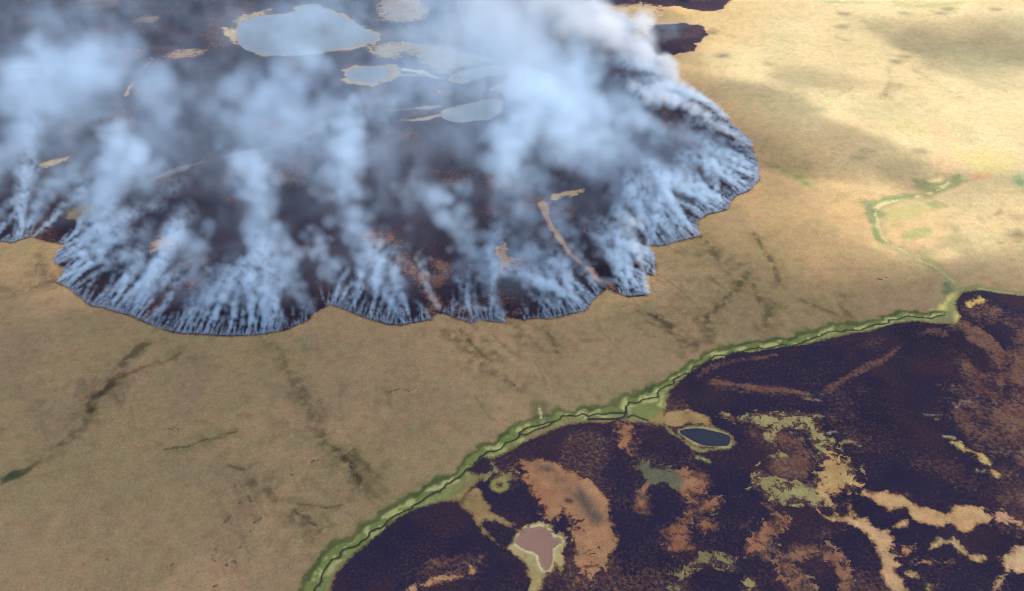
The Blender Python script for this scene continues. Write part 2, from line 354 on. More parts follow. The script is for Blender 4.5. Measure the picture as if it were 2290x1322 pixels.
# ------------------------------------------------------------------ the plain: one sheet, cut into its kinds of ground
NXF, NYF = 760, 640
tt = np.linspace(0, 1, NYF)
yf = 380.0 * (2010.0 / 380.0) ** tt
rows = np.concatenate([[-9000, -3000, -1000, -200, 150, 300, 350], yf, [2025, 2070, 2150, 2300, 2600, 3200, 4500, 7000, 11000, 16000]])
uf = np.linspace(-1, 1, NXF)
us = np.concatenate([[-12, -7, -4, -2.2, -1.5, -1.2, -1.08], uf, [1.08, 1.2, 1.5, 2.2, 4, 7, 12]])
half = (0.4428 * np.clip(rows, 300, 2300) + 200) * 1.07
GX = (us[None, :] * half[:, None]).astype(np.float32)
GY = np.repeat(rows[:, None], len(us), 1).astype(np.float32)
NY, NX = GX.shape
X, Y = GX.ravel(), GY.ravel()


def seg_d2(px_, py_, a, b):
    dx, dy = b[0] - a[0], b[1] - a[1]
    L = dx * dx + dy * dy + 1e-9
    t = np.clip(((px_ - a[0]) * dx + (py_ - a[1]) * dy) / L, 0, 1)
    ex, ey = px_ - (a[0] + t * dx), py_ - (a[1] + t * dy)
    return ex * ex + ey * ey


def sd_poly(poly, x, y, m=40.0):
    """signed distance in metres, positive inside, clipped to -m outside"""
    poly = np.asarray(poly, dtype=np.float32)
    out = np.full(x.shape, -m, np.float32)
    lo, hi = poly.min(0) - m, poly.max(0) + m
    k = np.nonzero((x > lo[0]) & (x < hi[0]) & (y > lo[1]) & (y < hi[1]))[0]
    if not len(k):
        return out
    qx, qy = x[k], y[k]
    d2 = np.full(qx.shape, 1e12, np.float32)
    ins = np.zeros(qx.shape, bool)
    for i in range(len(poly)):
        a, b = poly[i], poly[(i + 1) % len(poly)]
        s0, s1 = np.minimum(a, b) - 400, np.maximum(a, b) + 400
        w = np.nonzero((qx > s0[0]) & (qx < s1[0]) & (qy > s0[1]) & (qy < s1[1]))[0] if len(qx) > 60000 else slice(None)
        d2[w] = np.minimum(d2[w], seg_d2(qx[w], qy[w], a, b))
        if a[1] != b[1]:
            c = ((a[1] > qy) != (b[1] > qy)) & (qx < (b[0] - a[0]) * (qy - a[1]) / (b[1] - a[1]) + a[0])
            ins ^= c
    d = np.sqrt(d2)
    out[k] = np.where(ins, np.minimum(d, 400), np.maximum(-d, -m))
    return out


def d_line(line, x, y, m=40.0):
    line = np.asarray(line, dtype=np.float32)
    out2 = np.full(x.shape, m * m, np.float32)
    for a, b in zip(line[:-1], line[1:]):
        lo, hi = np.minimum(a, b) - m, np.maximum(a, b) + m
        k = np.nonzero((x > lo[0]) & (x < hi[0]) & (y > lo[1]) & (y < hi[1]))[0]
        if len(k):
            out2[k] = np.minimum(out2[k], seg_d2(x[k], y[k], a, b))
    return np.sqrt(out2)


# --- where it is burnt; the front is a ragged line
_p = []
for _a, _b in zip(FIRE, np.roll(FIRE, -1, 0)):
    _L = np.hypot(*(_b - _a))
    _n = 1 if _L > 260 else max(1, int(_L / 11))
    _p += [_a + (_b - _a) * i / _n for i in range(_n)]
FIRE = np.array(_p)
FIRE = FIRE + np.stack([fbm(FIRE[:, 0], FIRE[:, 1], 24, 3, 221) - .5, fbm(FIRE[:, 0], FIRE[:, 1], 24, 3, 225) - .5], 1) * 15
dFire, dOld = sd_poly(FIRE, X, Y, 250), sd_poly(OLD, X, Y, 250)
burn = np.maximum(np.clip(dFire, -60, 60), np.clip(dOld, -60, 60))
_far = smooth(1260, 1420, Y)
burn = burn + _far * ((fbm(X, Y, 30, 4, 191) - .5) * 26 + (fbm(X, Y, 9, 3, 192) - .5) * 12)
region = np.zeros(X.shape, np.int16)
region[dFire > 0] = 1
region[dOld > 0] = 2

# --- colour of the unburnt ground
n_big = fbm(X, Y, 160, 4, 1)
n_mid = fbm(X, Y, 34, 4, 11)
n_sm = fbm(X, Y, 9, 3, 21)
base = lin(146, 121, 87)
warm, oli, drk = lin(153, 121, 90), lin(145, 121, 84), lin(133, 107, 86)
tan = np.repeat(base[None], len(X), 0)


def paint(w, c):
    global tan
    w = np.clip(w, 0, 1).astype(np.float32)[:, None]
    tan = tan * (1 - w) + np.asarray(c, np.float32)[None] * w


def tint(w, f):
    global tan
    w = np.clip(w, 0, 1).astype(np.float32)[:, None]
    tan = tan * (1 - w + w * np.asarray(f, np.float32)[None])


paint(smooth(.42, .62, n_big) * .6, warm)
paint(smooth(.45, .65, fbm(X, Y, 110, 4, 31)) * .5, oli)
paint(smooth(.45, .7, n_mid) * .3, drk)
paint(smooth(.5, .75, fbm(X, Y, 60, 3, 41)) * .35, lin(172, 134, 98))
# the drier, yellower plain far to the right
dry = smooth(0, 260, sd_poly(S('F', 1480, 160, 1720, 330, 1800, 400, 1950, 470, 1960, 560, 2140, 640, 2400, 660, 2700, 300, 2400, -120, 1640, -120, 1560, 60), X, Y, 60) + 60)
paint(dry * .8, lin(152, 137, 106))
paint(dry * smooth(.48, .66, fbm(X, Y, 130, 4, 51)) * .6, lin(158, 144, 112))
paint(dry * smooth(.52, .7, fbm(X, Y, 90, 4, 61)) * .45, lin(136, 127, 96))
trackn = fbm(X, Y, 6, 3, 71)
relief = 0.0
for pts, w, k in TRACKS:
    pts = chaikin(pts, 1, False)
    d = d_line(pts, X, Y, w * 3 + 14)
    wob = w * (0.5 + 1.1 * fbm(X, Y, 14, 3, 81))
    core = np.exp(-(d / (wob + .01)) ** 2)
    tint(core * k * smooth(.3, .6, trackn) * 1.3, (.52, .52, .57))
    halo = np.exp(-(d / (w * 2.4 + 4)) ** 2)
    tint(halo * k * .6, (.84, .86, .82))
    tint(halo * k * .55 * smooth(.5, .7, n_sm), (.74, .76, .72))
    tint(np.exp(-((d - w * 1.25) / (w * .35 + .7)) ** 2) * k * .45 * smooth(.4, .7, n_sm), (1.22, 1.2, 1.16))
# fine veins of seepage running down to the stream
vx, vy = X * .86 + Y * .5, -X * .5 + Y * .86
wv = (fbm(X, Y, 80, 3, 181) - .5) * 30
vein = np.abs(2 * fbm((vx + wv) / 1.0, vy * .17, 24, 3, 183, .55) - 1)
vz = np.zeros(X.shape, np.float32)
for u, v, r, k in [(1100, 800, 75, .8), (1250, 830, 60, .7), (1560, 620, 75, .9), (1680, 700, 60, .8), (1480, 720, 50, .8), (1800, 720, 45, .6), (680, 950, 60, .6), (620, 1130, 50, .6), (250, 880, 70, .5), (60, 620, 60, .5), (900, 880, 50, .35)]:
    g = ground(u, v)
    vz = np.maximum(vz, k * np.exp(-((X - g[0]) ** 2 + (Y - g[1]) ** 2) / (r * r)))
vk = np.clip(.12 + vz * .8, 0, 1) * smooth(.42, .6, fbm(X, Y, 24, 3, 185))
tint(smooth(.10, .02, vein) * vk * 1.0, (.60, .59, .64))
tint(np.exp(-((vein - .16) / .04) ** 2) * vk * .35, (1.16, 1.13, 1.1))
tint(vz * smooth(.5, .66, trackn) * .6, (.74, .72, .74))
# marsh and meadow patches of the far right (outline, colour, strength, feather m)
for poly, c, k, f in [
    (S('M', 330, 320, 480, 290, 700, 250, 900, 240, 870, 270, 640, 310, 500, 360, 600, 430, 560, 490, 480, 480, 430, 540, 400, 450, 340, 390), (80, 92, 66), .85, 6),
    (S('M', 430, 480, 490, 490, 490, 600, 520, 680, 570, 720, 540, 730, 470, 680, 440, 600), (84, 100, 62), .8, 3),
    (S('M', 820, 90, 960, 90, 1150, 120, 1220, 90, 1290, 40, 1330, 70, 1280, 140, 1180, 180, 1100, 240, 960, 310, 900, 290, 1000, 240, 900, 220), (98, 102, 70), .7, 6),
    (S('M', 560, 380, 760, 330, 900, 300, 1150, 280, 1200, 340, 1150, 400, 900, 440, 700, 480, 560, 560, 560, 480), (128, 122, 80), .6, 10),
    (S('M', 920, 320, 1050, 290, 1180, 310, 1150, 390, 1020, 390), (104, 106, 74), .55, 6),
    (S('M', 710, 640, 740, 600, 860, 560, 960, 545, 1050, 570, 1060, 610, 980, 660, 860, 690, 760, 675), (120, 116, 78), .75, 4),
    (S('M', 1030, 560, 1180, 600, 1170, 650, 1100, 720, 1000, 720, 1060, 650), (160, 128, 96), .35, 8),
    (S('M', 1100, 640, 1250, 570, 1420, 650, 1380, 780, 1500, 800, 1400, 900, 1250, 820, 1150, 760), (118, 108, 80), .55, 14),
    (S('M', 920, 800, 1040, 780, 1060, 840, 1000, 890, 1090, 930, 1050, 960, 950, 900), (112, 108, 74), .5, 6),
    (S('M', 1100, 830, 1280, 800, 1290, 840, 1200, 880, 1080, 870), (172, 150, 106), .4, 8),
    (S('M', 1160, 1140, 1210, 1120, 1260, 1190, 1210, 1230, 1150, 1200), (76, 92, 66), .8, 4),
    (S('M', 1830, 40, 1939, 20, 1960, 200, 1900, 160, 1850, 100), (96, 112, 84), .7, 8),
    (S('M', 1430, 50, 1580, 50, 1500, 100, 1450, 90), (150, 104, 84), .7, 5),
    (S('M', 960, 100, 1060, 95, 1120, 60, 1120, 10, 1160, 80, 1110, 120, 1020, 125), (184, 160, 112), .6, 3),
    (S('M', 1090, 260, 1200, 210, 1280, 180, 1380, 140, 1250, 220, 1120, 275), (168, 138, 102), .4, 5),
    (S('M', 400, 690, 520, 740, 700, 820, 620, 810, 520, 790, 420, 740), (172, 142, 96), .45, 6),
    (S('I', 720, 1070, 780, 1090, 860, 1120, 940, 1190, 900, 1190, 820, 1140), (104, 110, 66), .7, 8),
    (S('I', 1440, 780, 1580, 780, 1680, 820, 1640, 860, 1500, 830), (136, 128, 82), .5, 14),
    (S('I', 1680, 780, 1760, 760, 1800, 840, 1880, 900, 1830, 1100, 1760, 1140, 1690, 1020, 1720, 930), (160, 130, 100), .5, 8),
    (S('I', 1860, 960, 2060, 940, 2200, 1000, 2180, 1080, 1980, 1100, 1880, 1040), (150, 134, 88), .5, 14),
    (S('I', 1450, 0, 1560, 20, 1900, 10, 1830, 80, 1700, 60, 1500, 60), (128, 122, 84), .6, 10),
    (S('I', 950, -10, 1150, 0, 1250, 15, 1040, 25), (120, 122, 92), .6, 8),
    (S('C', -5, 180, 130, 140, 160, 150, 260, 120, 330, 95, 390, 100, 400, 130, 400, 240, 370, 240, 290, 228, 170, 205), (112, 124, 62), .8, 3),
    (S('A', 1000, 700, 1100, 640, 1180, 620, 1150, 680, 1080, 735, 1020, 735), (92, 106, 50), .8, 3),
    (S('E', 1700, 760, 1780, 720, 1830, 650, 1900, 630, 1850, 720, 1885, 790, 1850, 830, 1780, 800), (188, 176, 104), .8, 3),
    (S('L', 0, 640, 0, 600, 70, 555, 130, 530, 220, 510, 210, 545, 120, 590), (62, 66, 44), .75, 2),
]:
    d = sd_poly(poly, X, Y, 40)
    paint(smooth(-f, f, d + (n_sm - .5) * f * 2.2 + (n_mid - .5) * f * 2) * min(1, k * 1.3) * (.8 + .5 * (n_sm - .3)), lin(*c))

# --- the green strip on both banks of the stream
STREAM = chaikin(STREAM, 1, False)
_q = np.linspace(0, len(STREAM) - 1, len(STREAM) * 5)
STREAM = np.stack([np.interp(_q, np.arange(len(STREAM)), STREAM[:, k]) for k in (0, 1)], 1)
_t = np.cumsum(np.r_[0, np.hypot(*np.diff(STREAM, axis=0).T)])
STREAM[:, 0] += (vnoise(_t / 9, _t * 0, 171) - .5) * 5.5
STREAM += np.stack([(vnoise(_t / 3.6, _t * 0 + 3.5, 173) - .5) * 2.6, (vnoise(_t / 3.6, _t * 0 + 9.5, 174) - .5) * 2.6], 1)
STREAM[:, 1] += (vnoise(_t / 9, _t * 0 + 7.5, 172) - .5) * 5.5
CREEK = chaikin(CREEK, 1, False)
ds = d_line(STREAM, X, Y, 60)
nw = sd_poly(np.vstack([STREAM, UPPER[3:], [(2500, 1300), (2500, 3000), (-2500, 3000), (-2500, 380)]]), X, Y, 60) > 0
du = d_line(UPPER, X, Y, 50)
dc = d_line(CREEK, X, Y, 40)
edge = (fbm(X, Y, 13, 4, 91, .6) - .5) * 11 + (fbm(X, Y, 55, 2, 92) - .5) * 9
g_dark = np.where(nw, smooth(17, 9, ds + edge * 1.5), smooth(21, 12, ds + edge * 1.6))
paint(g_dark * .6, lin(116, 108, 68))
paint(np.where(nw, smooth(12.5, 8.5, ds + edge * 1.4), 0) * (.4 + .8 * n_mid), lin(68, 75, 42))
paint(smooth(7, 4.8, ds + edge * .9) * (.6 + .5 * n_sm), lin(108, 116, 62))
paint(smooth(6.0, 3.0, ds + edge * .9) * smooth(.44, .58, fbm(X, Y, 7, 3, 95)) * .9, lin(168, 160, 102))
paint(np.where(nw, 0, smooth(.45, .65, n_sm) * smooth(12, 5, ds)) * .5, lin(140, 142, 82))
paint(smooth(11, 4, du + edge * .8) * .65, lin(98, 102, 66))
paint(smooth(3.6, 1.6, du + edge * .4) * .7 * smooth(.4, .6, n_sm), lin(150, 146, 98))
paint(smooth(12, 4, dc + edge * .9) * (.2 + .6 * n_mid), lin(116, 112, 78))
low_creek = smooth(930, 1010, Y)
paint(smooth(3.4, 1.2, dc + edge * .32) * smooth(.36, .56, fbm(X, Y, 8, 3, 96)) * (.38 + .35 * low_creek), lin(160, 152, 108))
paint(smooth(1.2, .5, np.abs(dc - 2.6) + edge * .1) * .4 * smooth(.5, .62, n_sm), lin(84, 76, 56))
dpale = d_line(S('A', 1592, 135, 1595, 160, 1600, 185, 1606, 210), X, Y, 12)
paint(smooth(14, 4, dpale + edge * .3) * .6, lin(72, 76, 46))
paint(smooth(1.6, .7, dpale + (n_sm - .5) * 2.4) * smooth(.35, .5, fbm(X, Y, 3, 2, 97)), lin(172, 156, 112))

# --- islands, mottling and shores inside the burns
mott = smooth(.50, .74, fbm(X, Y, 70, 4, 101)) * .38 + .08
for line, w, k in [
    (S('E', 300, 1215, 400, 1225, 500, 1240, 650, 1262, 800, 1275, 900, 1290), 4.5, .62), (S('E', 1000, 1290, 1100, 1220, 1200, 1160, 1300, 1110, 1400, 1070, 1500, 990, 1580, 910), 5, .5),
    (S('E', 1580, 910, 1700, 885, 1760, 900), 6, .5), (S('E', 1880, 840, 1950, 880, 2040, 930, 2110, 990, 2140, 1040, 2130, 1110, 2150, 1180, 2150, 1317), 12, .62),
    (S('E', 2180, 830, 2260, 900, 2290, 1000, 2260, 1150, 2220, 1300), 30, .64), (S('E', 1940, 760, 2060, 780, 2180, 770, 2280, 740), 14, .38),
    (S('E', 200, 1180, 270, 1120, 400, 1085, 560, 1060, 700, 1040), 5, .45), (S('E', 640, 1080, 800, 1100, 1000, 1090, 1200, 1060), 22, .24),
    (S('D', 400, 150, 560, 240, 660, 330, 720, 420), 40, .34), (S('D', 860, 500, 1000, 520, 1150, 480, 1250, 560, 1230, 680), 30, .34), (S('D', 1400, 60, 1540, 160, 1480, 300, 1560, 420), 38, .6),
    (S('D', 1440, 720, 1560, 690, 1600, 800), 18, .5), (S('D', 830, 700, 760, 690), 5, .6), (S('D', 1130, 790, 1240, 800, 1340, 800), 7, .62),
    (S('A', 2090, 250, 2130, 300, 2150, 340), 9, .55), (S('A', 1780, 850, 1840, 960, 1830, 1080, 1900, 1160), 6, .6), (S('A', 2100, 1200, 2160, 1250, 2290, 1260), 14, .42),
    (S('A', 900, 1180, 1040, 1150, 1160, 1130), 14, .4), (S('A', 420, 1240, 640, 1250, 760, 1240), 16, .22), (S('C', 240, 690, 250, 780), 7, .5), (S('C', 560, 560, 640, 640, 600, 720), 9, .5),
    (S('C', 700, 745, 800, 720, 920, 705), 5, .5), (S('C', 1000, 745, 1040, 770, 1090, 800), 4, .55), (S('C', 920, 900, 960, 840), 6, .4), (S('C', 640, 1010, 700, 990), 5, .3),
    (S('C', 100, 1200, 200, 1260, 300, 1300), 14, .4), (S('C', 380, 930, 440, 1040, 560, 1060), 10, .4), (S('C', 1420, 930, 1500, 950, 1560, 930), 12, .4), (S('C', 830, 430, 860, 480, 900, 520), 7, .25),
    (S('C', 560, 395, 640, 430, 760, 400, 830, 370), 3, .5), (S('C', 1300, 60, 1100, 40, 900, 20, 760, 0), 10, .4),
    (S('C', 1080, 320, 1180, 340, 1280, 380, 1320, 460, 1250, 520, 1150, 540), 16, .62), (S('J', 1000, 360, 1150, 350, 1230, 400, 1190, 480), 14, .4), (S('K', 280, 280, 380, 340, 420, 440, 480, 520, 560, 560), 16, .6), (S('K', 640, 440, 720, 480, 650, 570), 12, .6),
    (S('K', 560, 640, 640, 700, 590, 760), 8, .62), (S('K', 1090, 470, 1180, 540, 1200, 640), 16, .35), (S('K', 1690, 560, 1760, 580, 1810, 650), 6, .6), (S('K', 1640, 80, 1700, 120), 10, .55),
    (S('K', 1080, 780, 1150, 770), 7, .55), (S('J', 2000, 640, 2080, 700, 2120, 740), 12, .5), (S('J', 1920, 800, 1990, 760), 6, .5), (S('J', 180, 280, 280, 200, 350, 160), 14, .45),
    (S('G', 1880, 560, 1960, 560, 2060, 640, 2160, 800, 2290, 900), 24, .5), (S('G', 560, 390, 700, 450, 740, 410), 12, .55), (S('G', 650, 560, 690, 600, 720, 580, 660, 540), 12, .55),
    (S('G', 430, 760, 540, 720, 640, 680), 10, .5), (S('G', 250, 860, 420, 900, 520, 940), 30, .3), (S('H', 1000, 170, 1200, 240, 1320, 300), 40, .35), (S('H', 420, 600, 700, 700), 30, .25),
    (S('H', 1000, 1180, 1080, 1150), 14, .45), (S('H', 700, 20, 1000, 60, 1200, 40), 40, .25), (S('G', 2000, 160, 2120, 200, 2240, 200), 26, .22), (S('G', 1640, 60, 1800, 40, 1900, 100), 24, .4),
]:
    d = d_line(chaikin(line, 1, False), X, Y, w * 2.5)
    d = np.maximum(0, d + (n_mid - .5) * w * 2.6)
    fire_k = np.where(dFire > 0, .85, 1.0)
    mott = np.maximum(mott, min(.85, k * 1.15) * fire_k * (.6 + .7 * n_sm) * np.exp(-(d / w) ** 2))
frag = np.zeros(X.shape, np.float32)
mott = mott * np.where(sd_poly(S('F', 1330, -20, 1330, 60, 1400, 120, 1478, 126, 1700, 120, 1700, -20), X, Y, 5) > 0, .8, 1)
for i, (poly, c, rag, lab) in enumerate(ISLANDS):
    d = sd_poly(poly, X, Y, 24)
    ar_ = abs(np.sum(poly[:, 0] * np.roll(poly[:, 1], -1) - np.roll(poly[:, 0], -1) * poly[:, 1])) / 2
    sz_ = min(1.0, 2 * ar_ / np.hypot(*(poly - np.roll(poly, 1, 0)).T).sum() / 11)
    d = np.where(d > -24, d + ((n_mid - .5) * 12 + (n_sm - .5) * 9) * (.12 + .88 * sz_), d)
    c = np.asarray(c) * (.66 if poly[:, 1].mean() > 1150 else 1.0)
    cc = c[None] * (.74 + .52 * n_sm[:, None]) * (1 + (n_mid[:, None] - .5) * np.array([[.25, .5, .5]]))
    w = smooth(-9, -2, d)[:, None]
    tan = tan * (1 - w) + cc * w
    mott = np.where(d > -9, np.maximum(mott, (1 - smooth(1, 9, -d)) * (.18 + .75 * rag)), mott)
    burn = np.where(d > -24, np.minimum(burn, -d - .6 + rag * 6), burn)
    if rag > .15:
        frag = np.where(d > -9, np.maximum(frag, min(1.0, (rag - .12) * 2.6)), frag)
    region[d > 0] = 10 + i
# grey streak and the brown hollow in the big orange crescent, pale ring, thin pale ribs of grass
paint(np.exp(-(d_line(S('A', 1530, 505, 1640, 540, 1740, 620, 1850, 700, 1920, 800, 1960, 850), X, Y, 30) / 7) ** 2) * smooth(.36, .62, .5 * n_sm + .5 * n_mid), lin(92, 76, 64))
paint(np.exp(-(d_line(S('A', 1770, 735, 1790, 740), X, Y, 20) / 3) ** 2) * .9, lin(60, 42, 40))
for line, w, c in [(S('C', 370, 125, 400, 130, 385, 105), 2, (150, 150, 90)), (S('C', 398, 262, 440, 305, 500, 345, 560, 390, 620, 425, 680, 410, 760, 402, 822, 392, 838, 330, 780, 296, 700, 275), 1.3, (140, 132, 86)),
                   (S('C', 600, 466, 640, 470, 680, 490), 2.0, (150, 150, 90)), (S('D', 232, 270, 310, 342, 382, 382, 460, 350, 520, 386), 1.5, (150, 130, 90)), (S('D', 382, 382, 400, 422), 2, (150, 130, 90)),
                   (S('D', 1180, 100, 1240, 98), 1.2, (170, 165, 150)), (S('D', 1150, 135, 1175, 112), 1.2, (150, 140, 135)), (S('D', 1065, 330, 1125, 336), 1.2, (170, 160, 120)), (S('D', 1280, 548, 1330, 550), 1.2, (150, 135, 125)),
                   (S('D', 330, 295, 380, 300), 1, (140, 130, 125)), (S('D', 160, 80, 270, 96), 1.2, (140, 125, 110)), (S('D', 1050, 185, 960, 190), 1.2, (120, 110, 110)),
                   (S('G', 630, 495, 650, 500, 630, 540, 660, 590), 4, (150, 125, 95)), (S('G', 370, 482, 480, 482, 600, 490, 690, 506), 3.4, (140, 142, 112)), (S('G', 350, 425, 420, 440, 560, 470, 640, 500), 6, (170, 165, 130)),
                   (S('G', 180, 725, 300, 715, 420, 700, 660, 680), 5, (120, 118, 110)), (S('G', 420, 770, 540, 768, 660, 740), 6, (140, 128, 108)),
                   (S('H', 980, 1150, 1100, 1095, 1250, 1055, 1400, 1020, 1500, 990, 1700, 960, 1900, 900, 2060, 800), 7, (84, 82, 84)),
                   (S('H', 800, 620, 830, 560, 880, 480, 940, 410, 990, 380, 930, 350, 870, 310), 4, (150, 118, 95)), (S('H', 80, 420, 200, 425, 360, 415), 8, (130, 112, 92)),
                   (S('C', 2, 330, 40, 300), 0, (0, 0, 0))]:
    if w:
        d = d_line(chaikin(line, 1, False), X, Y, w * 3 + 8)
        if w >= 3.5:
            d = d + (n_mid - .42) * max(w, 6) * 4
        paint(smooth(w + 3, w, d), lin(*c))
        burn = np.where(d < w * 3 + 8, np.minimum(burn, d - w + (n_sm - .5) * 2.5), burn)
ring = S('A', 1336, 637)[0]
frag = np.maximum(frag, .75 * np.exp(-(d_line(S('A', 1860, 880, 1930, 960, 1950, 1080, 1900, 1180), X, Y, 40) / 15) ** 2))
frag = frag * smooth(9, 16, np.hypot(X - ring[0], Y - ring[1]))
dr = np.abs(np.hypot(X - ring[0], Y - ring[1]) - 5.6)
paint(smooth(3.6, 2.0, dr), lin(138, 124, 74))
burn = np.where(dr < 5, np.minimum(burn, dr - 2.4), burn)
# shores of the lakes and the ground falling away under the water
lakes_d, shore = {}, np.full(X.shape, -60.0, np.float32)
for k, poly in LAKES.items():
    lakes_d[k] = sd_poly(poly, X, Y, 60)
    shore = np.maximum(shore, lakes_d[k])
    rim = {'a': 5.5, 'b': 7, 'c': 7, 'd': 4, 'pond': 1.6, 'mud': 2.6}[k]
    dd = -lakes_d[k] + (n_sm - .5) * rim * 2.4 + (fbm(X, Y, 45, 3, 133) - .47) * rim * 4.6
    c = {'mud': lin(196, 182, 134), 'pond': lin(150, 138, 92)}.get(k, lin(142, 122, 90))
    paint(smooth(rim * 1.3, rim * .5, dd), c)
    burn = np.where(dd < rim * 3, np.minimum(burn, dd - rim), burn)
    region[lakes_d[k] > -1] = 3
    if k == 'mud':
        paint(smooth(1.5, -.5, dd), lin(144, 108, 90))

# --- heights
lev = smooth(0, 30, -shore) * smooth(4, 40, ds)
Z = ((n_big - .5) * 3.0 + (n_mid - .5) * .8 + (n_sm - .5) * .3) * lev * smooth(2600, 2000, np.abs(Y))
far_s = smooth(1.08, 1.5, np.abs(np.repeat(us[None], NY, 0).ravel()))
Z = Z * (1 - far_s)
Z = Z - 1.6 * smooth(-3, 9, shore)
dch = np.minimum(np.minimum(ds, d_line(ARM_A, X, Y, 8)), np.minimum(d_line(ARM_B, X, Y, 8), d_line(ARM_C, X, Y, 8)))
Z = Z - .8 * smooth(2.2, .8, dch)
Z = Z.astype(np.float32)
paint(smooth(1.5, .8, dch + (n_sm - .5) * 1.2) * .7, lin(84, 72, 58))

# --- char colour
char = np.repeat(lin(33, 31, 52)[None], len(X), 0)
cb = smooth(.45, .72, fbm(X, Y, 46, 5, 111))[:, None]
fk = np.where(dFire > 0, .4, 1.0)[:, None]
cb = cb * fk
char = np.where(dFire[:, None] > 0, lin(21, 22, 38)[None], char)
char = char * (1 - cb * .45) + lin(66, 43, 48)[None] * cb * .45
wet = (smooth(.52, .72, fbm(X, Y, 150, 3, 121)) * .6)[:, None]
char = char * (1 - wet) + lin(22, 24, 44)[None] * wet

# --- the one material of the plain
M_GROUND, nt = new_mat('plain')
h = NT(nt)
out = h.n('ShaderNodeOutputMaterial')
bs = h.n('ShaderNodeBsdfPrincipled')
bs.inputs['Roughness'].default_value = .95
bs.inputs['Specular IOR Level'].default_value = .08
pos = h.n('ShaderNodeNewGeometry').outputs['Position']
a_b, a_m = h.attr('burn'), h.attr('mottle')
a_t, a_c = h.attr('grass_colour', 0), h.attr('char_colour', 0)
n1, n2, n3 = h.noise(pos, .045, 5, .62), h.noise(pos, .33, 4, .65), h.noise(pos, 1.1, 3, .6)
rag = h.math('ADD', h.math('MULTIPLY', h.math('SUBTRACT', n1, .5), 7.0), h.math('MULTIPLY', h.math('SUBTRACT', n2, .5), 8.0))
bb = h.math('ADD', a_b, rag)
bb = h.math('ADD', bb, h.math('MULTIPLY', h.math('SUBTRACT', n3, .5), 5.0))
n4 = h.noise(pos, .10, 6, .72, 2.0, .5)
bb = h.math('ADD', bb, h.math('MULTIPLY', h.math('MULTIPLY', h.math('SUBTRACT', n4, .5), 130.0), h.attr('frag')))
burnt = h.range(bb, -1.2, 1.2, 0, 1, True)
rim = h.math('MULTIPLY', h.range(bb, -3.0, -.8, 0, .65, True), 1.0)
# speckle of scorched heath in the char
m1 = h.math('ADD', h.math('MULTIPLY', h.noise(pos, .26, 6, .72), .75), h.math('MULTIPLY', n3, .25))
thr = h.math('SUBTRACT', .74, h.math('MULTIPLY', a_m, .52))
speck = h.range(h.math('SUBTRACT', m1, thr), -.08, .13, 0, 1, True)
rustc = h.mix(h.range(n1, .35, .65, 0, 1), (*lin(108, 70, 56), 1), (*lin(128, 96, 74), 1))
rustc = h.mix(h.range(n2, .35, .7, 0, .85), rustc, (*lin(70, 46, 44), 1))
ash = h.range(h.noise(pos, .8, 3, .7), .66, .76, 0, .35)
charc = h.mix(h.range(n3, .3, .7, 0, 1), h.mix(.3, a_c, (0, 0, 0, 1)), h.mix(.13, a_c, (*lin(92, 66, 66), 1)))
fl = h.math('MULTIPLY', h.range(h.noise(pos, .42, 5, .72), .48, .63, 0, .8), h.range(h.noise(pos, .022, 4, .6), .38, .62, .12, 1.0))
charc = h.mix(fl, charc, (*lin(80, 54, 52), 1))
charc = h.mix(ash, charc, (*lin(120, 104, 100), 1))
burntc = h.mix(speck, charc, rustc)
# tussocks and litter in the grass
g = h.math('ADD', h.range(h.noise(pos, .12, 6, .7), .3, .7, .86, 1.14), h.range(h.noise(pos, .55, 4, .68), .32, .68, -.2, .2))
tus = h.range(h.noise(pos, .38, 3, .6, 2.0, .6), .61, .72, 0, .5)
grass = h.mix(1.0, a_t, g, 'MULTIPLY')
grass = h.mix(tus, grass, h.mix(1.0, grass, (.45, .47, .45, 1), 'MULTIPLY'))
hue = h.range(h.noise(pos, .06, 5, .7), .38, .62, 0, 1)
grass = h.mix(1.0, grass, h.mix(hue, (1.05, .98, .95, 1), (.96, 1.01, .93, 1)), 'MULTIPLY')
grass = h.mix(rim, grass, h.mix(1.0, grass, (.55, .42, .36, 1), 'MULTIPLY'))
col = h.mix(burnt, grass, burntc)
nt.links.new(col, bs.inputs['Base Color'])
bump = h.n('ShaderNodeBump')
bump.inputs['Strength'].default_value = .55
bump.inputs['Distance'].default_value = .5
nt.links.new(h.math('ADD', n2, h.math('MULTIPLY', n3, .4)), bump.inputs['Height'])
nt.links.new(bump.outputs[0], bs.inputs['Normal'])
nt.links.new(bs.outputs[0], out.inputs['Surface'])

# --- cut the sheet into its pieces
iy, ix = np.meshgrid(np.arange(NY - 1), np.arange(NX - 1), indexing='ij')
i0 = (iy * NX + ix).ravel()
QUADS = np.stack([i0, i0 + 1, i0 + NX + 1, i0 + NX], 1).astype(np.int32)
region[(region == 0) & (nw) & (ds < 16)] = 4
region[(region == 0) & (~nw) & (ds < 40) & (Y < 1100)] = 4
region[(region == 1) & (sd_poly(S('F', 1330, -20, 1330, 60, 1400, 120, 1478, 126, 1700, 120, 1700, -20), X, Y, 5) > 0)] = 5
qreg = region[QUADS].max(1)
qreg = np.where((region[QUADS] == 0).sum(1) >= 2, 0, qreg)


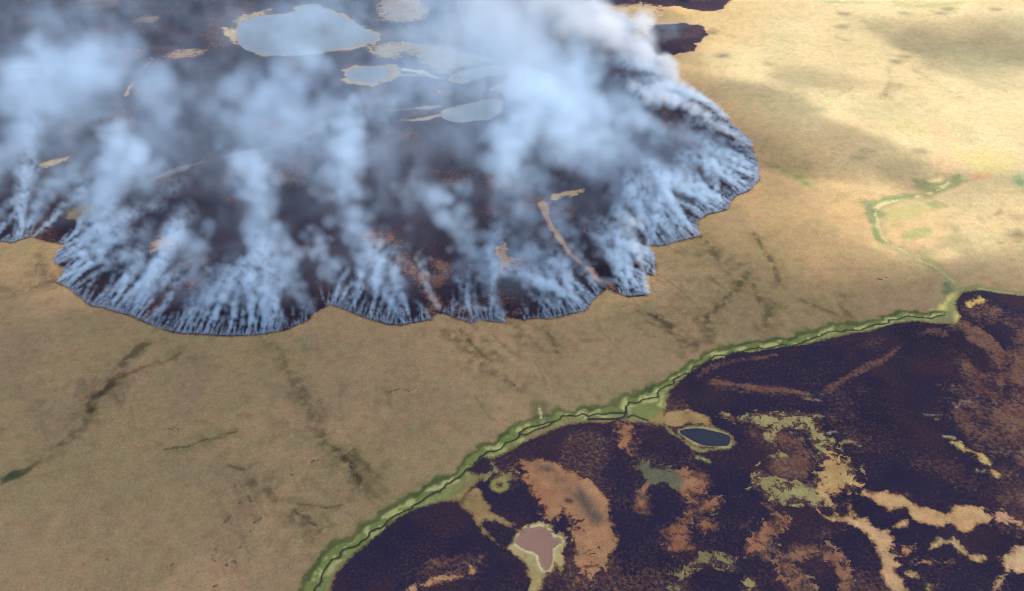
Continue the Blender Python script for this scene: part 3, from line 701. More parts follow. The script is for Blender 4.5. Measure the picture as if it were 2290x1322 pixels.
def sheet(name, quads, label=None):
    used, inv = np.unique(quads, return_inverse=True)
    inv = inv.reshape(quads.shape).astype(np.int32)
    me = bpy.data.meshes.new(name)
    n, f = len(used), len(quads)
    me.vertices.add(n)
    me.vertices.foreach_set('co', np.stack([X[used], Y[used], Z[used]], 1).astype(np.float32).ravel())
    me.loops.add(4 * f)
    me.loops.foreach_set('vertex_index', inv.ravel())
    me.polygons.add(f)
    me.polygons.foreach_set('loop_start', np.arange(0, 4 * f, 4, dtype=np.int32))
    me.polygons.foreach_set('use_smooth', np.ones(f, bool))
    me.update(calc_edges=True)
    for an, arr in (('burn', burn), ('mottle', mott), ('frag', frag)):
        me.attributes.new(an, 'FLOAT', 'POINT').data.foreach_set('value', arr[used].astype(np.float32))
    for an, arr in (('grass_colour', tan), ('char_colour', char)):
        a = np.ones((n, 4), np.float32)
        a[:, :3] = arr[used]
        me.attributes.new(an, 'FLOAT_COLOR', 'POINT').data.foreach_set('color', a.ravel())
    o = link(name, me, M_GROUND)
    tag(o, label, None, None, 'structure')
    return o


for rid, name, label in [(0, 'tundra_ground', 'dry tan tundra plain between the fire and the stream and far to the right'),
                         (1, 'burnt_ground', 'black burnt ground under the smoke behind the fire front'),
                         (2, 'burnt_ground', 'black burnt ground on the near side of the stream, with tan islands in it'),
                         (3, 'lake_bed', 'pale lake shores and beds'),
                         (4, 'river_bank', 'green sedge strip along both banks of the winding stream'),
                         (5, 'burnt_ground', 'far burnt lobe with a ragged edge beyond the white plume')] + \
                        [(10 + i, 'unburnt_ground', ISLANDS[i][3]) for i in range(len(ISLANDS))]:
    q = QUADS[qreg == rid]
    if len(q):
        sheet(name, q, label)

# --- water
def water_mat(name, deep, rough, spec=.5):
    m, nt = new_mat(name)
    h = NT(nt)
    out = h.n('ShaderNodeOutputMaterial')
    b = h.n('ShaderNodeBsdfPrincipled')
    pos = h.n('ShaderNodeNewGeometry').outputs['Position']
    c = h.mix(h.range(h.noise(pos, .012, 4, .6), .35, .65, 0, 1), (*deep, 1), (*(deep * .86), 1))
    nt.links.new(c, b.inputs['Base Color'])
    b.inputs['Roughness'].default_value = rough
    b.inputs['IOR'].default_value = 1.333
    b.inputs['Specular IOR Level'].default_value = spec
    bp = h.n('ShaderNodeBump')
    bp.inputs['Strength'].default_value = .12
    bp.inputs['Distance'].default_value = .2
    nt.links.new(h.noise(pos, .25, 3, .6), bp.inputs['Height'])
    nt.links.new(bp.outputs[0], b.inputs['Normal'])
    nt.links.new(b.outputs[0], out.inputs['Surface'])
    return m


M_LAKE = water_mat('lake_water', lin(108, 114, 117), .3)
M_POND = water_mat('pond_water', lin(36, 37, 50), .2)
M_MUD = water_mat('muddy_water', lin(144, 108, 90), .7, .05)
M_STREAM = water_mat('stream_water', lin(54, 46, 46), .25, .3)


def flat(name, poly, z, mat, label, depth=.25):
    """a body of water: top sheet and a skirt of real depth"""
    poly = np.asarray(poly)
    nrm = np.roll(poly, -1, 0) - np.roll(poly, 1, 0)
    nrm = np.stack([nrm[:, 1], -nrm[:, 0]], 1) / (np.linalg.norm(nrm, axis=1, keepdims=True) + 1e-6)
    area = .5 * np.sum(poly[:, 0] * np.roll(poly[:, 1], -1) - np.roll(poly[:, 0], -1) * poly[:, 1])
    p = poly + nrm * (1.5 if area > 0 else -1.5)
    if area < 0:
        p = p[::-1]
    n = len(p)
    v = [(a, b, z) for a, b in p] + [(a, b, z - depth) for a, b in p]
    f = [tuple(range(n))] + [(i, i + n, (i + 1) % n + n, (i + 1) % n) for i in range(n)]
    me = bpy.data.meshes.new(name)
    me.from_pydata(v, [], f)
    o = link(name, me, mat)
    return tag(o, label, None, None, 'structure')


flat('lake', LAKES['a'], -.42, M_LAKE, 'largest lake, pale blue grey, at the top behind the smoke')
flat('lake', LAKES['b'], -.42, M_LAKE, 'small oval lake with a yellow rim in the burnt ground')
flat('lake', LAKES['c'], -.42, M_LAKE, 'wide lake with a pale curved upper shore, half hidden by smoke')
flat('lake', LAKES['d'], -.42, M_LAKE, 'low grey lake nearest to the fire, below the wide lake')
flat('pond', LAKES['pond'], -.42, M_POND, 'dark blue lens shaped pond beside the stream bend')
flat('mud_pond', LAKES['mud'], -.42, M_MUD, 'pinkish brown mud pond with pale shore at the bottom')


def ribbon(name, line, w, z, mat, label):
    line = chaikin(np.asarray(line), 1, False)
    d = np.gradient(line, axis=0)
    nrm = np.stack([-d[:, 1], d[:, 0]], 1) / (np.linalg.norm(d, axis=1, keepdims=True) + 1e-6)
    ww = w * (.75 + .5 * fbm(line[:, 0], line[:, 1], 9, 2, 131))[:, None]
    a, b = line + nrm * ww, line - nrm * ww
    n = len(line)
    v = [(p[0], p[1], z) for p in a] + [(p[0], p[1], z) for p in b]
    f = [(i, i + n, i + n + 1, i + 1) for i in range(n - 1)]
    me = bpy.data.meshes.new(name)
    me.from_pydata(v, [], f)
    return tag(link(name, me, mat), label, None, None, 'structure')


ribbon('stream', STREAM, .42, -.12, M_STREAM, 'narrow dark stream winding along the green strip')
ribbon('stream', ARM_A, .45, -.115, M_STREAM, 'short side arm of the stream')
ribbon('stream', ARM_B, .7, -.125, M_STREAM, 'looping side arm of the stream at the bend')
ribbon('stream', ARM_C, .4, -.11, M_STREAM, 'short dead arm right of the bend')
# ------------------------------------------------------------------ air: unseen clouds far above the plain, outlined by the shade they cast on it
def volume_mat(name, dens, col, aniso):
    m, nt = new_mat(name)
    out = nt.nodes.new('ShaderNodeOutputMaterial')
    v = nt.nodes.new('ShaderNodeVolumePrincipled')
    v.inputs['Color'].default_value = (*col, 1)
    v.inputs['Absorption Color'].default_value = (1, 1, 1, 1)
    v.inputs['Density'].default_value = dens
    v.inputs['Anisotropy'].default_value = aniso
    v.inputs['Density Attribute'].default_value = ''
    nt.links.new(v.outputs[0], out.inputs['Volume'])
    return m


M_CLOUD = volume_mat('cloud', .0050, (1, 1, 1), .35)


def cloud(outline, holes, thick, feather, z0, label, step=26, seed=0):
    """a flat based cloud: thickness swells smoothly from its rim"""
    sh = np.array([SUNV.x, SUNV.y]) / SUNV.z * z0
    out = np.asarray(outline)
    lo, hi = out.min(0) - feather * 2, out.max(0) + feather * 2
    gx, gy = np.arange(lo[0], hi[0], step), np.arange(lo[1], hi[1], step)
    xx, yy = [a.ravel().astype(np.float32) for a in np.meshgrid(gx, gy)]
    d = sd_poly(outline, xx, yy, feather * 3)
    d = d + (fbm(xx, yy, 150, 5, 140 + seed, .62) - .5) * feather * 2.8
    t = smooth(-feather, feather, d)
    for hpoly, k, f in holes:
        t = t * (1 - k * smooth(-f, f, sd_poly(hpoly, xx, yy, f * 3) + (fbm(xx, yy, 90, 3, 150 + seed) - .5) * f * 1.5))
    t = t * (.72 + .56 * fbm(xx, yy, 330, 3, 160 + seed)) * thick
    t = np.where(t < 3, 0, t).reshape(len(gy), len(gx))
    nx, ny = len(gx), len(gy)
    vid_t, vid_b, vs = -np.ones((ny, nx), int), -np.ones((ny, nx), int), []
    cell = (t[:-1, :-1] + t[1:, :-1] + t[:-1, 1:] + t[1:, 1:]) > 0
    need = np.zeros((ny, nx), bool)
    for a in (0, 1):
        for b in (0, 1):
            need[a:ny - 1 + a, b:nx - 1 + b] |= cell
    for j, i in zip(*np.nonzero(need)):
        x, y = gx[i] + sh[0], gy[j] + sh[1]
        vid_t[j, i] = vid_b[j, i] = len(vs)
        vs.append((x, y, z0 + t[j, i]))
        if t[j, i] > 0:
            vid_b[j, i] = len(vs)
            vs.append((x, y, z0 - .25 * t[j, i]))
    fs = []
    for j, i in zip(*np.nonzero(cell)):
        fs.append((vid_t[j, i], vid_t[j, i + 1], vid_t[j + 1, i + 1], vid_t[j + 1, i]))
        fs.append((vid_b[j, i], vid_b[j + 1, i], vid_b[j + 1, i + 1], vid_b[j, i + 1]))
    me = bpy.data.meshes.new('cloud')
    me.from_pydata(vs, [], fs)
    me.validate()
    return tag(link('cloud', me, M_CLOUD), label, None, None, 'stuff')


cloud(S('F', -900, 1900, 3000, 1900, 3000, 760, 2500, 650, 2290, 640, 2100, 610, 1950, 545, 1880, 500, 1800, 440, 1730, 385, 1690, 330, 1640, 280, 1590, 235, 1540, 200, 1500, 150, 1490, 90, 1450, 20, 1420, -60, 1200, -100, 600, -110, -500, -110),
      [(S('F', -200, 500, 60, 470, 160, 520, 190, 620, 400, 700, 560, 715, 700, 650, 900, 680, 1150, 670, 1330, 620, 1400, 500, 1520, 470, 1640, 380, 1600, 280, 1450, 150, 600, -60, -600, -100), .55, 40), (S('F', 1700, 590, 1850, 590, 1900, 640, 1780, 690, 1660, 650), .55, 60), (S('F', 1720, 420, 1900, 480, 1960, 560, 1820, 520), .6, 50), (S('F', 1500, 690, 1600, 730, 1650, 780, 1500, 800), .25, 50)], 270, 75, 1500, 'broad unseen cloud shading the near plain, thinned over the fire')  # unseen; thinned over the fire to brighten smoke, far edge stretched to dim it
cloud(S('F', 1490, 165, 1560, 172, 1640, 190, 1710, 210, 1780, 255, 1860, 290, 1940, 310, 2010, 345, 2060, 375, 2000, 400, 1900, 385, 1800, 340, 1700, 292, 1620, 262, 1540, 205), [], 330, 38, 1502, 'long narrow cloud beside the broad one', 16, 1)
cloud(S('F', 2020, 62, 2150, 72, 2290, 56, 2560, 60, 2560, 170, 2290, 160, 2200, 140, 2100, 100), [], 125, 90, 1498, 'small cloud over the far right of the plain', 22, 2)
cloud(S('F', 2060, 395, 2120, 380, 2200, 400, 2290, 385, 2480, 400, 2480, 440, 2290, 420, 2180, 440, 2090, 425), [], 90, 45, 1496, 'thin unseen streak of cloud added to shade the marsh', 18, 3)  # unseen; added to break the shade on the far right into streaks
cloud(S('F', 1820, 168, 1900, 172, 1960, 185, 1900, 195, 1830, 188), [], 110, 40, 1499, 'tiny cloud over the far plain', 16, 4)
# ------------------------------------------------------------------ smoke
def smoke_mat(name, dens, col, aniso=.0, absorb=.0, fine=0.0):
    m, nt = new_mat(name)
    h = NT(nt)
    out = h.n('ShaderNodeOutputMaterial')
    v = h.n('ShaderNodeVolumePrincipled')
    v.inputs['Color'].default_value = (*col, 1)
    v.inputs['Absorption Color'].default_value = (1 - absorb,) * 3 + (1,)
    v.inputs['Anisotropy'].default_value = aniso
    v.inputs['Density Attribute'].default_value = ''
    v.inputs['Blackbody Intensity'].default_value = 0
    d = h.math('MULTIPLY', h.attr('density', 2), dens)
    nt.links.new(d, v.inputs['Density'])
    nt.links.new(v.outputs[0], out.inputs['Volume'])
    return m


BLUE = (.67, .84, 1.0)
M_SMOKE = smoke_mat('smoke', .005, BLUE, .0, .9)
M_WHITE = smoke_mat('white_smoke', .005, (.93, .97, 1.0), .0, .03)
_GN = {}


def grid_group(mat):
    """geometry nodes: the voxel values stored on the mesh become a volume grid"""
    if mat.name in _GN:
        return _GN[mat.name]
    ng = bpy.data.node_groups.new('voxels', 'GeometryNodeTree')
    I = ng.interface
    I.new_socket('Geometry', in_out='INPUT', socket_type='NodeSocketGeometry')
    for nm in ('Min', 'Max'):
        I.new_socket(nm, in_out='INPUT', socket_type='NodeSocketVector')
    for nm in ('NX', 'NY', 'NZ'):
        I.new_socket(nm, in_out='INPUT', socket_type='NodeSocketInt')
    I.new_socket('Geometry', in_out='OUTPUT', socket_type='NodeSocketGeometry')
    N, L = ng.nodes, ng.links
    I.new_socket('Data', in_out='INPUT', socket_type='NodeSocketObject')
    gi, go = N.new('NodeGroupInput'), N.new('NodeGroupOutput')
    oi = N.new('GeometryNodeObjectInfo')
    L.new(gi.outputs['Data'], oi.inputs['Object'])
    vc = N.new('GeometryNodeVolumeCube')
    for k, s in (('Min', 'Min'), ('Max', 'Max'), ('NX', 'Resolution X'), ('NY', 'Resolution Y'), ('NZ', 'Resolution Z')):
        L.new(gi.outputs[k], vc.inputs[s])

    def vm(op, a, b):
        n = N.new('ShaderNodeVectorMath')
        n.operation = op
        L.new(a, n.inputs[0])
        L.new(b, n.inputs[1])
        return n.outputs[0]

    def ma(op, a, b):
        n = N.new('ShaderNodeMath')
        n.operation = op
        for i, q in enumerate((a, b)):
            if hasattr(q, 'is_output'):
                L.new(q, n.inputs[i])
            else:
                n.inputs[i].default_value = q
        return n.outputs[0]
    p = N.new('GeometryNodeInputPosition')
    rel = vm('DIVIDE', vm('SUBTRACT', p.outputs[0], gi.outputs['Min']), vm('SUBTRACT', gi.outputs['Max'], gi.outputs['Min']))
    sx = N.new('ShaderNodeSeparateXYZ')
    L.new(rel, sx.inputs[0])
    ax = []
    for i, k in enumerate(('NX', 'NY', 'NZ')):
        m = ma('MULTIPLY', sx.outputs[i], ma('SUBTRACT', gi.outputs[k], 1.0))
        ax.append(ma('FLOOR', ma('ADD', m, .5), 0.0))
    idx = ma('ADD', ax[0], ma('MULTIPLY', gi.outputs['NX'], ma('ADD', ax[1], ma('MULTIPLY', gi.outputs['NY'], ax[2]))))
    at = N.new('GeometryNodeInputNamedAttribute')
    at.data_type = 'FLOAT'
    at.inputs[0].default_value = 'd'
    si = N.new('GeometryNodeSampleIndex')
    si.data_type = 'FLOAT'
    si.domain = 'POINT'
    si.clamp = True
    L.new(oi.outputs['Geometry'], si.inputs[0])
    L.new(at.outputs[0], si.inputs[1])
    L.new(idx, si.inputs[2])
    L.new(si.outputs[0], vc.inputs['Density'])
    sm = N.new('GeometryNodeSetMaterial')
    sm.inputs['Material'].default_value = mat
    L.new(vc.outputs[0], sm.inputs[0])
    L.new(sm.outputs[0], go.inputs[0])
    _GN[mat.name] = ng
    return ng


N_VOX = 0


def voxels(name, lo, hi, arr, mat):
    """arr[z, y, x] of densities -> one smoke object"""
    global N_VOX
    nz, ny, nx = arr.shape
    N_VOX += arr.size
    me = bpy.data.meshes.new(name)
    me.vertices.add(arr.size)
    co = np.empty((nz, ny, nx, 3), np.float32)
    co[..., 0] = np.linspace(lo[0], hi[0], nx, dtype=np.float32)[None, None]
    co[..., 1] = np.linspace(lo[1], hi[1], ny, dtype=np.float32)[None, :, None]
    co[..., 2] = np.linspace(lo[2], hi[2], nz, dtype=np.float32)[:, None, None]
    me.vertices.foreach_set('co', co.ravel())
    me.attributes.new('d', 'FLOAT', 'POINT').data.foreach_set('value', np.ascontiguousarray(arr * 200, np.float32).ravel())
    src = bpy.data.objects.new(name + '_values', me)
    vol = bpy.data.volumes.new(name)
    vol.render.clipping = 0.0
    o = link(name, vol, mat)
    md = o.modifiers.new('voxels', 'NODES')
    md.node_group = grid_group(mat)
    ids = {s.name: s.identifier for s in md.node_group.interface.items_tree if s.in_out == 'INPUT'}
    md[ids['Data']] = src
    md[ids['Min']] = tuple(float(q) for q in lo)
    md[ids['Max']] = tuple(float(q) for q in hi)
    md[ids['NX']], md[ids['NY']], md[ids['NZ']] = nx, ny, nz
    return o


_T3 = np.random.default_rng(5).random((64, 64, 64)).astype(np.float32)


def noise3(x, y, z):
    """smooth lattice noise; x, y, z broadcastable arrays"""
    r = []
    for q in (x, y, z):
        i = np.floor(q).astype(np.int32)
        f = (q - i).astype(np.float32)
        r.append((i & 63, (i + 1) & 63, f * f * (3 - 2 * f)))
    (x0, x1, fx), (y0, y1, fy), (z0, z1, fz) = r
    def L(zz, yy):
        return _T3[zz, yy, x0] * (1 - fx) + _T3[zz, yy, x1] * fx
    a = L(z0, y0) * (1 - fy) + L(z0, y1) * fy
    b = L(z1, y0) * (1 - fy) + L(z1, y1) * fy
    return a * (1 - fz) + b * fz


def fbm3(x, y, z, scale, octv=4, off=0.0, rough=.55):
    s, a, t, f = 0, 1.0, 0, 1.0 / scale
    for i in range(octv):
        s = s + a * noise3(x * f + 7.7 * i + off, y * f + 3.1 * i + off * .7, z * f + 11.9 * i + off * .3)
        t += a
        a *= rough
        f *= 2.05
    return s / t


def bill3(x, y, z, scale, octv=4, off=0.0, rough=.55):
    s, a, t, f = 0, 1.0, 0, 1.0 / scale
    for i in range(octv):
        s = s + a * (1 - np.abs(2 * noise3(x * f + 5.7 * i + off, y * f + 8.1 * i + off * .7, z * f + 2.9 * i + off * .3) - 1))
        t += a
        a *= rough
        f *= 2.05
    return s / t


def splat(D, lo, vox, c, r, a, sq=1.0):
    """adds one soft round puff to the grid"""
    nz, ny, nx = D.shape
    i0 = np.maximum(0, np.floor((np.array([c[0] - r, c[1] - r, c[2] - r * sq]) - lo) / vox)).astype(int)
    i1 = np.minimum([nx, ny, nz], np.ceil((np.array([c[0] + r, c[1] + r, c[2] + r * sq]) - lo) / vox).astype(int) + 1)
    if (i1 <= i0).any():
        return
    x = (lo[0] + vox * np.arange(i0[0], i1[0]) - c[0]) / r
    y = (lo[1] + vox * np.arange(i0[1], i1[1]) - c[1]) / r
    z = (lo[2] + vox * np.arange(i0[2], i1[2]) - c[2]) / (r * sq)
    k = 1 - (x * x)[None, None] - (y * y)[None, :, None] - (z * z)[:, None, None]
    np.maximum(k, 0, out=k)
    D[i0[2]:i1[2], i0[1]:i1[1], i0[0]:i1[0]] += (a * k * np.sqrt(k)).astype(np.float32)


GRID_NO = 0


def grid(lo, hi, vox):
    global GRID_NO
    GRID_NO += 1                                                    # no two grids share a plane of cell walls
    lo[2] += .031 * GRID_NO
    n = np.maximum(4, np.ceil((hi - lo) / vox)).astype(int)
    x = (lo[0] + vox * np.arange(n[0], dtype=np.float32))[None, None]
    y = (lo[1] + vox * np.arange(n[1], dtype=np.float32))[None, :, None]
    z = (lo[2] + vox * np.arange(n[2], dtype=np.float32))[:, None, None]
    return n, x, y, z, np.zeros((n[2], n[1], n[0]), np.float32)


def seal(D, cut):
    D[D < cut] = 0
    D[0] = D[-1] = 0
    D[:, 0] = D[:, -1] = 0
    D[:, :, 0] = D[:, :, -1] = 0
    return D


def plume(name, path, dens, mat, label, vox=3.0, cat='smoke plume', squash=.75, z0=2.0, rise=.25, zmax=70, seed=1):
    """path: u, v, half width (m), strength ... from the ground end downwind; built of many rolling puffs"""
    vox *= 1 + .0061 * (GRID_NO % 17)
    q = np.array(path, float).reshape(-1, 4)
    z, pts, L = z0, [], 0
    for i, (u, v, w, s) in enumerate(q):
        g = ground(u, v, z)
        if i:
            L += math.hypot(g[0] - pts[-1][0], g[1] - pts[-1][1])
            z = min(z0 + rise * L, zmax)
            g = ground(u, v, z)
        pts.append((g[0], g[1], max(z, w * squash * .8), w, s))
    P = np.array(pts)
    seg = np.r_[0, np.cumsum(np.hypot(*np.diff(P[:, :2], axis=0).T))]
    rg = np.random.default_rng(seed)
    m = 1.75
    lo = (P[:, :3] - P[:, 3:4] * m).min(0)
    hi = (P[:, :3] + P[:, 3:4] * m).max(0)
    lo[2] = max(.3, (P[:, 2] - P[:, 3] * m * squash).min())
    hi[2] = (P[:, 2] + P[:, 3] * m * squash).max()
    n, x, y, zz, D = grid(lo, hi, vox)
    t = 0.0
    wander = rg.normal(0, 1, (400, 3))
    k = 0
    while t < seg[-1]:
        c = np.array([np.interp(t, seg, P[:, j]) for j in range(5)])
        w, s = c[3], c[4]
        gust = .35 + 1.3 * rg.random() ** 1.5                       # the column comes in bursts
        axis = c[:3] + wander[k % 400] * w * np.array([.22, .30, .10])
        for _ in range(7):
            o = rg.normal(0, .46, 3) * w * np.array([1, 1.15, squash * .8])
            r = max(vox * 1.15, w * rg.uniform(.24, .62))
            splat(D, lo, vox, axis + o, r, s * gust * rg.uniform(.5, 1.2) * .62, .9)
        splat(D, lo, vox, axis, w * 1.05, s * .07 * gust, squash)
        t += w * .38
        k += 1
    sc = 5 + .30 * q[:, 2].mean()
    nf = .5 * fbm3(x, y, zz, sc * 1.3, 4, seed * .37, .6) + .5 * bill3(x, y, zz, sc * 1.8, 4, seed * .53, .58)
    D = D * smooth(.37, .66, nf + .16 * np.minimum(D, 1.4))
    D = (1 - np.exp(-D * 1.1)) * 1.5 * dens
    o = voxels(name, lo, lo + (n - 1) * vox, seal(D, dens * .012), mat)
    return tag(o, label, cat, None, 'thing')
# --- the burning edge: many thin jets of smoke leaning back from the front
front = FIRE[:int(np.argmin(np.hypot(*(FIRE - np.array(ground(1478, 126))).T))) + 1]
fseg = np.hypot(*np.diff(front, axis=0).T)
farc = np.concatenate([[0], np.cumsum(fseg)])
QUIET = [(718, 700, 10), (1369, 648, 9), (1345, 640, 5), (1150, 710, 10), (974, 698, 7), (100, 541, 17), (132, 600, 5), (1440, 550, 5), (700, 712, 6), (1458, 600, 6), (1005, 697, 5)]
QUIET = [(*ground(u, v), r) for u, v, r in QUIET]


def fringe(a0, a1, label, vox=1.15, amp=1.0, seed=1):
    """jets of smoke between two lengths along the front, each a chain of growing puffs"""
    vox *= 1 + .0073 * (GRID_NO % 13)
    rg = np.random.default_rng(seed)
    jets = []
    a = a0
    while a < a1:
        i = min(int(np.searchsorted(farc, a, 'right')) - 1, len(fseg) - 1)
        f = (a - farc[i]) / (fseg[i] + 1e-6)
        p = front[i] + (front[i + 1] - front[i]) * f
        d = front[i + 1] - front[i]
        nrm = np.array([-d[1], d[0]]) / (fseg[i] + 1e-6)
        quiet = min([np.hypot(p[0] - qx, (p[1] - qy) * .8) / r for qx, qy, r in QUIET])
        act = .42 + 1.0 * float(smooth(.34, .60, fbm(np.array([a]), np.array([0.]), 30, 4, 201, .65))[0])
        if quiet > 1:
            jets.append((p, nrm, act))
        a += rg.uniform(.95, 2.6)
    puffs = []
    for p, nrm, act in jets:
        to = FIRE_MID - p
        to = to / np.linalg.norm(to)
        dr = nrm * .62 + to * .55 + rg.normal(0, .20, 2)
        dr /= np.linalg.norm(dr)
        big = rg.random() < .16 * act
        Ln = (rg.exponential(15) + 7) * (.55 + .6 * act) + (rg.uniform(35, 85) if big else 0)
        stg = (.45 + 1.0 * rg.random() ** 1.6) * (.35 + .75 * act) * (1.35 if big else 1)
        rise = rg.uniform(.20, .34)
        side = np.array([-dr[1], dr[0]])
        t, off, ph = 0.2, 0.0, rg.uniform(0, 6)
        while t < Ln:
            r = (.8 + .115 * t) * rg.uniform(.75, 1.3) * (1.15 if big else 1)
            off += rg.normal(0, .17 * r)
            c = p + dr * t + side * (off + math.sin(ph + t * .16) * .035 * t)
            fade = (1 - t / Ln) ** .6
            puffs.append((c[0], c[1], .5 + r * .55 + rise * t + rg.normal(0, .2 * r), r, stg * fade * rg.uniform(.5, 1.3) / (1 + t / 20)))
            t += r * .72
    Q = np.array(puffs)
    lo, hi = (Q[:, :3] - Q[:, 3:4]).min(0) - 2, (Q[:, :3] + Q[:, 3:4]).max(0) + 2
    lo[2] = .25
    n, x, y, z, D = grid(lo, hi, vox)
    for c in Q:
        splat(D, lo, vox, c[:3], max(c[3], vox * 1.25), c[4])
    nf = fbm3(x, y, z, 5.5, 3, 4.4, .6)
    D = D * smooth(.28, .66, nf + .12 * np.minimum(D, 1.2))
    D = (1 - np.exp(-D * .85)) * .27 * amp
    return tag(voxels('smoke_fringe', lo, lo + (n - 1) * vox, seal(D, .0016), M_SMOKE), label, None, None, 'stuff')


FIRE_MID = np.array(ground(900, 250))
NCUT = 11
names = ['left corner', 'left tongue', 'lower left', 'bottom left', 'left middle', 'middle', 'right middle', 'notched part', 'lower right', 'right end', 'upper right']
for k, nm in enumerate(names):
    fringe(farc[-1] * k / NCUT, farc[-1] * (k + 1) / NCUT, 'fine bluish smoke jets along the %s of the fire front' % nm, seed=40 + k)
print('VOX fringe', N_VOX)

# --- drifting veil of smoke over the burnt ground
def veil():
    vox = 3.7
    lo, hi = np.array([-1120., 760, 6.013]), np.array([640., 1980, 92])
    n = np.ceil((hi - lo) / vox).astype(int)
    x = np.linspace(lo[0], hi[0], n[0], dtype=np.float32)
    y = np.linspace(lo[1], hi[1], n[1], dtype=np.float32)
    z = np.linspace(lo[2], hi[2], n[2], dtype=np.float32)
    xx, yy = np.meshgrid(x, y)
    d = sd_poly(FIRE, xx.ravel(), yy.ravel(), 30).reshape(xx.shape)
    cover = np.zeros(xx.shape, np.float32)
    for u, v, ru, rv, k in VEIL:
        g = ground(u, v, 35)
        sx = math.hypot(g[0] - ground(u + ru, v, 35)[0], 0)
        sy = abs(ground(u, v - rv, 35)[1] - ground(u, v + rv, 35)[1]) * .5
        cover += k * np.exp(-((xx - g[0]) / sx) ** 2 - ((yy - g[1]) / sy) ** 2)
    zc = np.clip(8 + .16 * d, 8, 52)
    tz = np.clip(5 + .11 * d, 5, 30)
    edge_ = smooth(4, 45, d)
    D = np.zeros((n[2], n[1], n[0]), np.float32)
    for k in range(n[2]):
        f = .5 * fbm3(xx, yy, z[k], 36, 5, 2.2, .6) + .5 * (bill3(xx, yy, z[k], 48, 5, 1.7, .56) - .05)
        D[k] = np.exp(-((z[k] - zc) / tz) ** 2) * smooth(.46, .68, f + .08 * np.minimum(cover, 1.5) - .06) * cover * edge_ + .05 * np.exp(-((z[k] - zc) / tz) ** 2) * edge_ * (.4 + 1.2 * f)
    D *= .0078
    D[D < .00012] = 0
    D[0] = D[-1] = 0
    D[:, 0] = D[:, -1] = 0
    D[:, :, 0] = D[:, :, -1] = 0
    tag(voxels('smoke_veil', lo, hi, D, M_SMOKE), 'thin drifting blue smoke over the burnt ground', None, None, 'stuff')


# centre u, v, half sizes in the photograph, strength
VEIL = [(380, 610, 230, 90, 1.0), (600, 650, 130, 80, .9), (830, 640, 100, 80, .7), (1080, 620, 130, 90, .8), (1270, 620, 110, 70, .9), (1420, 590, 60, 60, .7), (1480, 470, 110, 70, 1.1), (1590, 380, 100, 90, .9),
        (1300, 320, 210, 80, 1.2), (1150, 200, 190, 110, .8), (1120, 60, 230, 110, 1.5), (780, 320, 110, 110, .8), (640, 300, 110, 90, 1.0), (900, 400, 200, 90, .35), (300, 350, 130, 110, .9), (80, 330, 130, 120, .8),
        (60, 480, 90, 50, .9), (210, 170, 190, 90, .6), (430, 260, 140, 80, .35), (150, 30, 330, 60, .3), (690, 60, 190, 70, .6), (900, 210, 110, 70, .5), (1460, 60, 140, 60, .9), (500, 420, 180, 60, .3), (30, 180, 120, 130, .5)]
veil()

